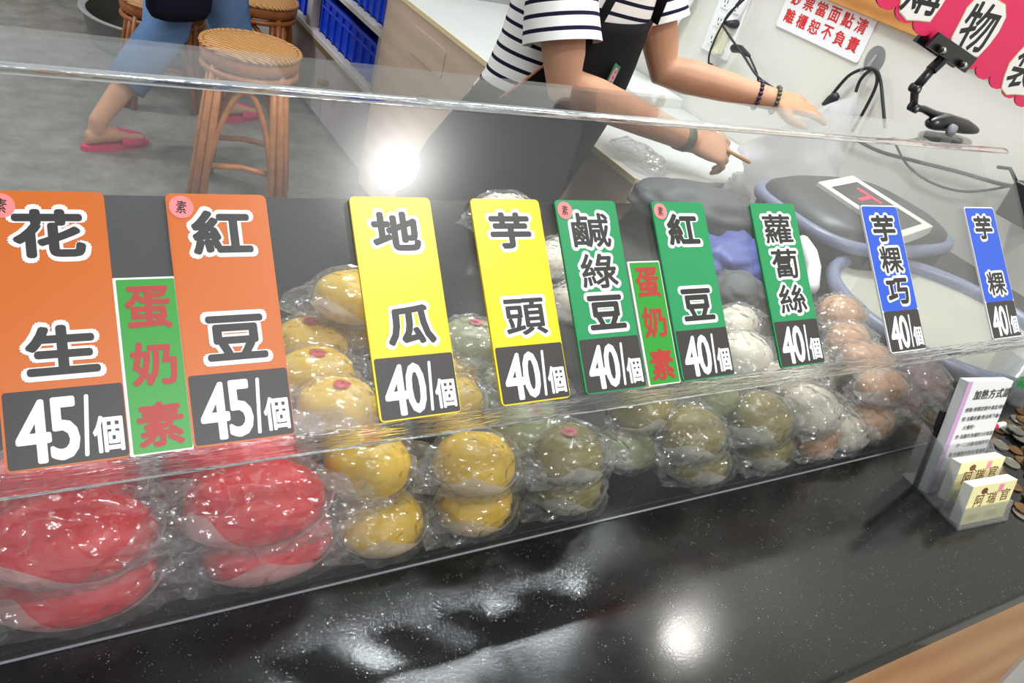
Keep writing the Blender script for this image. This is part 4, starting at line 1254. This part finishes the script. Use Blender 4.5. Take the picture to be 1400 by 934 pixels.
# shirt
PER = .0265
sm = MB(); lv = []
for i in range(len(lev) - 1):
    if lev[i][0] < .87: continue
    for t in (0, .25, .5, .75):
        z = lev[i][0] + (lev[i + 1][0] - lev[i][0]) * t
        c = Vector(lev[i][1]).lerp(Vector(lev[i + 1][1]), t); a = lev[i][2] + (lev[i + 1][2] - lev[i][2]) * t; b = lev[i][3] + (lev[i + 1][3] - lev[i][3]) * t
        lv.append((z, c, a, b))
rings = []; attr = []
for z, c, a, b in lv:
    r = ring(z, c, a, b, 1.07, 48)
    loose = max(0, (1.14 - z)) * .12
    r = [p + (p - Vector((c.x, c.y, z))) * (loose + .05 * loose * math.sin(7 * j * 2 * PI / 48 + z * 9) + .012 * noise.noise(p * 14)) for j, p in enumerate(r)]
    rings.append(r); attr.append([(p.z + .10 * (p - Vector((c.x, c.y, z))).dot(WD)) / PER for p in r])
sm.loft(rings, cap=False, attr=attr)
shirt = sm.obj('striped_shirt', M['stripe'], p1, True, attr=True, label='white t-shirt with navy stripes')
for sh, el, k in ((shR, elR, .70), (shL, elL, .58)):
    s = MB(); ax = (el - sh); rg = []; at2 = []
    side = ax.cross(F).normalized(); fw = side.cross(ax).normalized()
    for i in range(14):
        t = -.22 + (k + .22) * i / 13
        rad = .064 + .020 * max(0, t) / k + (.0 if t > 0 else .03 * t)
        c = sh + ax * t
        rr = []
        for j in range(30):
            a = 2 * PI * j / 30
            q = c + side * (math.cos(a) * rad) + fw * (math.sin(a) * rad * .92)
            rr.append(q + (q - c) * (.05 * math.sin(3 * a + t * 8)) * max(0, t))
        rg.append(rr); at2.append([(ax.length * t) / PER] * 30)
    s.loft(rg, cap=False, attr=at2)
    s.obj('sleeve', M['stripe'], p1, True, attr=True)
# apron
ap = MB(); rings = []
def bib(zs, half, k, n=18):
    rg = []
    for z, hw in zip(zs, half):
        i = max(j for j in range(len(lev)) if lev[j][0] <= z); i = min(i, len(lev) - 2)
        t = (z - lev[i][0]) / (lev[i + 1][0] - lev[i][0])
        c = Vector(lev[i][1]).lerp(Vector(lev[i + 1][1]), t); a = lev[i][2] + (lev[i + 1][2] - lev[i][2]) * t; b = lev[i][3] + (lev[i + 1][3] - lev[i][3]) * t
        kk = k + max(0, (1.14 - z)) * .14
        rg.append(ell_ring((c.x, c.y, z), a, b, WD, F, n, kk, PI / 2 - hw, PI / 2 + hw, False))
    return rg
apo = MB().loft(bib([.93, .98, 1.03, 1.08, 1.112, 1.135], [1.5, 1.3, 1.1, .88, .72, .66], 1.115), closed=False, cap=False)
ao = apo.obj('apron_bib', M['apron_black'], p1, True, label='black apron bib')
so_ = ao.modifiers.new('s', 'SOLIDIFY'); so_.thickness = .003
apk = MB().loft(bib([.66, .72, .80, .86, .93, .955], [2.2, 2.2, 2.2, 2.15, 2.05, 2.0], 1.14, 40) , closed=False, cap=False)
low = bib([.66], [2.2], 1.14, 40)[0]
rr = [[p + (p - Vector((1.02, 1.25, .66))) * (.02 * q) * 1.0 + Vector((0, 0, -.09 * q + 0)) for p in low] for q in (4, 2, 0)]
apk.loft(rr, closed=False, cap=False)
ak = apk.obj('apron_skirt', M['apron_black'], p1, True, label='black apron skirt')
so_ = ak.modifiers.new('s', 'SOLIDIFY'); so_.thickness = .003
eb = bib([.93, .98, 1.03, 1.08, 1.112, 1.135], [1.5, 1.3, 1.1, .88, .72, .66], 1.125)
for q in (0, -1):
    MB().tube([r_[q] for r_ in eb], .0028, 6).obj('apron_trim', M['apron_trim'], p1, True, label='salmon edge of the apron bib')
top = bib([1.13], [.66], 1.12, 18)[0]
for e, s in ((top[0], 1), (top[-1], -1)):
    shp = Vector((1.175, 1.225, 1.325)) + WD * (.085 * s)
    mid = e.lerp(shp, .55) + F * .045 + Vector((0, 0, .015))
    pts = [e, e.lerp(mid, .5) + F * .01, mid, mid.lerp(shp, .6) + F * .012 + Vector((0, 0, .012)), shp + Vector((0, 0, .012)), shp - F * .07 - Vector((0, 0, .03))]
    MB().tube(pts, .021, 10, flat=.16).obj('apron_strap', M['apron_black'], p1, True)
lc = at(817, 106, y=1.105)
le1 = (WD * .35 + Vector((0, 0, .93)) + WD * .0).normalized()
ln = F; le2 = ln.cross(le1).normalized(); le1 = le2.cross(ln).normalized()
rg_ = bib([1.025], [.5], 1.15, 9)[0]
lc = rg_[6] + F * .012 + WD * .0
def onb(pts, name, m, l, par):
    return MB().prism(pts, lc, le2, le1, ln, l, l + .0012).obj(name, M[m], par)
ln = le2.cross(le1)
if ln.dot(F) < 0: ln = -ln
lab = onb(rrect(.030, .062, .002, -.015, -.031), 'apron_label', 'label_green', 0, p1)
onb([(.010 * math.cos(2 * PI * k / 20), .021 * math.sin(2 * PI * k / 20) + .004) for k in range(20)], 'label_emblem', 'label_pink', .0012, lab)
lt = MB()
for k, ch in enumerate('阿瑞官'): write(lt, ch, 0, .015 - .011 * k, .008, .009, (lc, le2 if le2.cross(le1).dot(F) > 0 else -le2, le1, ln), .0026, .0003, 5)
lt.obj('label_lettering', M['ink_brown'], lab, fix=False)
for sx in (-1, 1):
    h_ = Vector((1.02, 1.25, .72)) + WD * (.088 * sx)
    MB().tube([h_, h_ + Vector((.008, -.008, -.28)), h_ + Vector((0, 0, -.56)), h_ + Vector((0, 0, -.66))], [.098, .078, .062, .060], 16).obj('trouser_leg', M['trousers_dark'], p1, True)
    f0 = h_ + Vector((0, 0, -.72)); f0.z = .0
    fm_ = MB(); fw = F
    rg = []
    for t, w, hgt in ((-.07, .026, .05), (-.02, .036, .085), (.05, .042, .07), (.12, .046, .05), (.17, .034, .032)):
        c = f0 + fw * t
        rg.append([c + WD * (w * math.cos(2 * PI * j / 12)) + Vector((0, 0, max(0.0005, hgt * .5 + hgt * .5 * math.sin(2 * PI * j / 12)))) for j in range(12)])
    fm_.loft(rg).obj('shoe', M['black_rubber'], p1, True)
def beads(c, axis, r, n, br, m, name):
    axis = axis.normalized(); u = axis.orthogonal().normalized(); v = axis.cross(u)
    mb = MB()
    for k in range(n):
        a = 2 * PI * k / n
        mb.ellipsoid(c + u * (r * math.cos(a)) + v * (r * math.sin(a)), (br, br, br), None, 8, 6)
    return mb.obj(name, M[m], p1, True)
ax = (wrL - elL)
beads(elL.lerp(wrL, .90), ax, .0315, 18, .0054, 'bracelet', 'bead_bracelet')
beads(elL.lerp(wrL, 1.07), ax, .0300, 18, .0054, 'bracelet_green', 'bead_bracelet')
axR = (wrR - elR)
MB().tube([elR.lerp(wrR, .90), elR.lerp(wrR, .965)], [.0325, .0315], 20).obj('wristband', M['bracelet_green'], p1, True, label='dark green wristband')

# ---- white plastic bag between the hands
def sheet_bag(name, corners, m, label, cat, seed, thick=.02, amp=.018, nu=26, nv=22):
    a, b, c, d = [Vector(q) for q in corners]       # top-left, top-right, bottom-right, bottom-left
    nrm = (b - a).cross(d - a).normalized()
    mb = MB(); rows = []
    for sgn in (1, -1):
        vs = []
        for i in range(nv):
            for j in range(nu):
                s, t = j / (nu - 1), i / (nv - 1)
                p = a.lerp(b, s).lerp(d.lerp(c, s), t)
                w = math.sin(PI * s) ** .6 * (math.sin(PI * min(1, .08 + t * .92)) ** .5)
                n1 = noise.noise(Vector((s * 3 + seed, t * 2.2, 0))); n2 = 1 - 2 * abs(noise.noise(Vector((s * 6, t * 3 + seed, 3))))
                n3 = noise.noise(Vector((s * 14, t * 9, seed)))
                edge = .012 * noise.noise(Vector((s * 7, t * 7, 9 + seed)))
                vs.append(p + nrm * (sgn * (thick * w + .0008) + amp * (n1 * 1.4 + .5 * n2 + .3 * n3)) + (b - a).normalized() * edge + (d - a).normalized() * edge * .7)
        fs = [(i * nu + j, i * nu + j + 1, (i + 1) * nu + j + 1, (i + 1) * nu + j) for i in range(nv - 1) for j in range(nu - 1)]
        mb.add(vs, fs)
    o = mb.obj(name, M[m], None, True)
    return tag(o, label, cat)
sheet_bag('plastic_bag', [at(1010, 205, y=1.02), at(1176, 128, y=.995), at(1168, 292, y=1.00), at(1035, 300, y=.96)], 'bag_white', 'white plastic bag stretched open between the two hands', 'plastic bag', 3)
sheet_bag('plastic_bag', [at(1000, 245, y=1.04), at(1050, 225, y=1.03), at(1060, 305, y=.99), at(960, 285, y=1.06)], 'bag_white', 'small crumpled white bag below the closed fist', 'plastic bag', 8, .01)
tg0, tg1 = at(1006, 212, y=.995), at(1024, 222, y=.985)
tg = MB().tube([tg0 - (tg1 - tg0) * 1.2, tg1], .0045, 8, round_end=True).obj('wooden_stick', M['wood_rail'], None, True)
tag(tg, 'short wooden stick held in the closed fist', 'stick')

# ---- the customer walking in the back
p2 = thing('person', 'person walking in blue jeans and pink slippers with a black bag', 'person', (.72, 3.2, 0))
dirw = Vector((.92, .38, 0)).normalized(); sdw = Vector((-dirw.y, dirw.x, 0))
ft1 = at(158, 193, z=0.02); ft2 = at(322, 157, z=.02)
hip = Vector(((ft1.x + ft2.x) / 2 + .02, (ft1.y + ft2.y) / 2 - .02, .80))
kn1 = Vector((hip.x - .10, hip.y - .05, .43)); an1 = ft1 + Vector((-.065, -.03, .085))
kn2 = hip.lerp(ft2, .5) + Vector((.06, .03, 0)); an2 = ft2 + Vector((-.06, -.02, .08))
b2 = MB()
b2.loft([ell_ring((hip.x, hip.y, z), a, b, sdw, dirw, 24) for z, a, b in ((.70, .10, .08), (.78, .165, .115), (.90, .15, .105), (1.0, .14, .10), (1.15, .165, .11), (1.26, .175, .10), (1.32, .09, .07))])
hc2 = hip + Vector((.03, .01, .72))
b2.tube([hip + Vector((0, 0, .50)), hc2 - Vector((0, 0, .05))], [.055, .05], 12)
h2s = head(b2, hc2, face=dirw)
for s in (-1, 1):
    sh = hip + sdw * (.175 * s) + Vector((0, 0, .45)); el = sh + dirw * (-.06 * s) + sdw * (.03 * s) - Vector((0, 0, .28)); wr = el + dirw * (.10 - .03 * s) - Vector((0, 0, .22))
    b2.tube([sh, sh.lerp(el, .5), el, el.lerp(wr, .3), wr], [.052, .045, .038, .037, .026], 12, round_end=True)
    hand(b2, wr, (wr - el), sdw * s, [(.2, .3, .2)] * 4, .165, None, side=s)
for k_, a_, ft, s in ((kn1, an1, ft1, 1), (kn2, an2, ft2, -1)):
    hp_ = hip + sdw * (.085 * s)
    b2.tube([hp_, hp_.lerp(k_, .5), k_, k_.lerp(a_, .3), k_.lerp(a_, .7), a_, a_ - Vector((0, 0, .03))], [.085, .07, .052, .054, .042, .034, .034], 14)
    rg = []
    for t, w, hgt in ((-.045, .024, .05), (.0, .031, .07), (.06, .036, .058), (.12, .040, .038), (.165, .036, .024), (.185, .02, .014)):
        c = a_ + dirw * t; c.z = .022
        rg.append([c + sdw * (w * math.cos(2 * PI * j / 12)) + Vector((0, 0, max(0, hgt * .5 + hgt * .5 * math.sin(2 * PI * j / 12)))) for j in range(12)])
    b2.loft(rg)
    base = a_.copy(); base.z = 0
    sol = []
    n = 26
    for j in range(n):
        a = 2 * PI * j / n
        x = math.cos(a); y = math.sin(a)
        w = .043 + .006 * x
        sol.append(base + dirw * (.07 + x * .135) + sdw * (y * w))
    slp = MB().loft([[p + Vector((0, 0, .0005)) for p in sol], [p + Vector((0, 0, .020)) for p in sol]]).obj('slipper', M['slipper_pink'], p2, label='pink slipper')
    st = MB(); rgs = []
    for t, hgt, w in ((.075, .068, .044), (.105, .058, .046), (.14, .046, .045), (.175, .032, .038)):
        c = base + dirw * t
        rgs.append([c + sdw * (w * math.cos(PI * j / 10)) + Vector((0, 0, .010 + hgt * math.sin(PI * j / 10))) for j in range(11)])
    st.loft(rgs, cap=False, closed=False); sto = st.obj('slipper_strap', M['slipper_pink'], slp, True)
    mm = sto.modifiers.new('s', 'SOLIDIFY'); mm.thickness = .004
    # jeans leg down to mid calf
    hem = k_.lerp(a_, .60)
    MB().tube([hp_ + Vector((0, 0, .02)), hp_.lerp(k_, .5), k_, k_.lerp(a_, .2), hem], [.108, .098, .084, .080, .076], 18).obj('jeans_leg', M['jeans'], p2, True)
remesh('body', b2, .006, M['skin'], p2, 5)
face_parts(hc2, *h2s, p2)
MB().loft([ell_ring((hip.x, hip.y, z), a, b, sdw, dirw, 28) for z, a, b in ((.74, .16, .12), (.80, .178, .128), (.88, .165, .118), (.93, .155, .112))]).obj('jeans_waist', M['jeans'], p2, True)
MB().loft([ell_ring((hip.x, hip.y, z), a, b, sdw, dirw, 28) for z, a, b in ((.84, .182, .132), (.95, .168, .122), (1.1, .172, .122), (1.24, .19, .118), (1.31, .12, .09))], cap=False).obj('dark_top', M['navy_cloth'], p2, True)
for s in (-1, 1):
    sh = hip + sdw * (.17 * s) + Vector((0, 0, .45)); el = sh + dirw * (-.06 * s) + sdw * (.03 * s) - Vector((0, 0, .28))
    MB().tube([sh + Vector((0, 0, .02)), sh.lerp(el, .4), sh.lerp(el, .75)], [.070, .064, .062], 16).obj('sleeve', M['navy_cloth'], p2, True)
bagc = at(246, -12, y=hip.y - .19)
bg = thing('shoulder_bag', 'black shoulder bag hanging at the walking person\'s side', 'bag', (bagc.x, bagc.y, bagc.z - .1))
bm_ = MB(); rg = []
for t, k in ((-1, .55), (-.9, .82), (-.6, .97), (0, 1), (.6, .97), (.9, .90), (1, .8)):
    rg.append([bagc + dirw * (.125 * k * math.copysign(abs(math.cos(a)) ** .7, math.cos(a))) + sdw * (.05 * k * math.copysign(abs(math.sin(a)) ** .7, math.sin(a))) + Vector((0, 0, .10 * t)) for a in [2 * PI * j / 28 for j in range(28)]])
bm_.loft(rg).obj('bag_body', M['navy_cloth'], bg, True)
MB().tube([bagc + dirw * .11 + Vector((0, 0, .08)), bagc + dirw * .06 + Vector((0, .06, .42)), hip + sdw * -.10 + Vector((0, 0, .56)), bagc - dirw * .06 + Vector((0, .06, .42)), bagc - dirw * .11 + Vector((0, 0, .08))], .012, 8, flat=.4).obj('strap', M['navy_cloth'], bg, True)

# ================================================================== RATTAN STOOLS, BASIN
def stool(cx, cy, H, R_, rot, label, group='rattan stools', dark=False):
    root = thing('rattan_stool', label, 'stool', (cx, cy, 0), group)
    pm = M['rattan_dark'] if dark else M['rattan']
    MB().lathe([(R_ * .97, H - .012), (R_, H - .030), (R_ * 1.0, H - .040), (R_ * .98, H - .058), (R_ * .9, H - .066), (.001, H - .066)], (cx, cy, 0), 48).obj('seat_side', pm, root, True)
    seat = MB().lathe([(.001, H), (R_ * .6, H + .002), (R_ * .90, H - .002), (R_ * .985, H - .014), (R_ * .9, H - .02), (.001, H - .02)], (cx, cy, 0), 48).obj('seat', M['rattan_weave'], root, True, label='woven rattan seat')
    MB().tube([(cx + R_ * .985 * math.cos(a), cy + R_ * .985 * math.sin(a), H - .010) for a in [2 * PI * j / 48 for j in range(49)]], .008, 8, cap=False).obj('seat_rim', M['rattan_weave'], seat, True)
    MB().tube([(cx + R_ * .93 * math.cos(a), cy + R_ * .93 * math.sin(a), H - .080) for a in [2 * PI * j / 40 for j in range(41)]], .012, 8, cap=False).obj('apron_ring', pm, root, True)
    def leg_pt(a, z):
        k = 1 - z / H
        return Vector((cx + (R_ * .84 + .065 * k) * math.cos(a), cy + (R_ * .84 + .065 * k) * math.sin(a), z))
    for q in range(4):
        a = rot + q * PI / 2
        MB().tube([leg_pt(a, .0008), leg_pt(a, H * .5), leg_pt(a, H - .06)], .0165, 10).obj('leg', pm, root, True)
        for s in (-1, 1):
            da = s * .17
            MB().tube([leg_pt(a + da, .0008), leg_pt(a + da, H * .5), leg_pt(a + da, H - .07)], .0125, 8).obj('leg_pole', pm, root, True)
        a2 = a + PI / 2
        pts = []
        for k in range(13):
            t = k / 12
            aa = a + .17 + (a2 - a - .34) * t
            z = .26 * H + (.52 * H) * math.sin(PI * t) ** .55
            c1 = leg_pt(a + .17, z).lerp(leg_pt(a2 - .17, z), t)
            pts.append(c1)
        MB().tube(pts, .0105, 8).obj('arch', pm, root, True)
        MB().tube([leg_pt(a, .16), leg_pt(a, .16).lerp(leg_pt(a2, .16), .5) + Vector((0, 0, .015)), leg_pt(a2, .16)], .011, 8).obj('stretcher', pm, root, True)
    return root
sp_ = at(344, 60, z=.57)
stool(sp_.x, sp_.y, .57, .165, math.radians(28), 'round rattan stool with woven seat in the aisle')
stool(.69, 3.50, .43, .17, math.radians(40), 'rattan stool standing behind the walking person', dark=True)
stool(1.12, 3.66, .46, .18, math.radians(20), 'rattan stool farther back by the cupboard doors', dark=True)
stool(.42, 4.95, .40, .16, math.radians(40), 'rattan stool farthest back on the open floor', dark=True)
bc = Vector((.80, 4.20, 0))
basin = thing('grey_basin', 'round grey plastic basin with dark inside on the floor', 'basin', bc)
MB().lathe([(.001, .0008), (.30, .0008), (.325, .03), (.350, .15), (.367, .152), (.367, .163), (.352, .163), (.335, .155)], bc, 48).obj('basin_wall', M['basin_grey'], basin, True)
MB().lathe([(.352, .1625), (.338, .15), (.315, .05), (.28, .02), (.001, .018)], bc, 48).obj('inside', M['basin_dark'], basin, True)
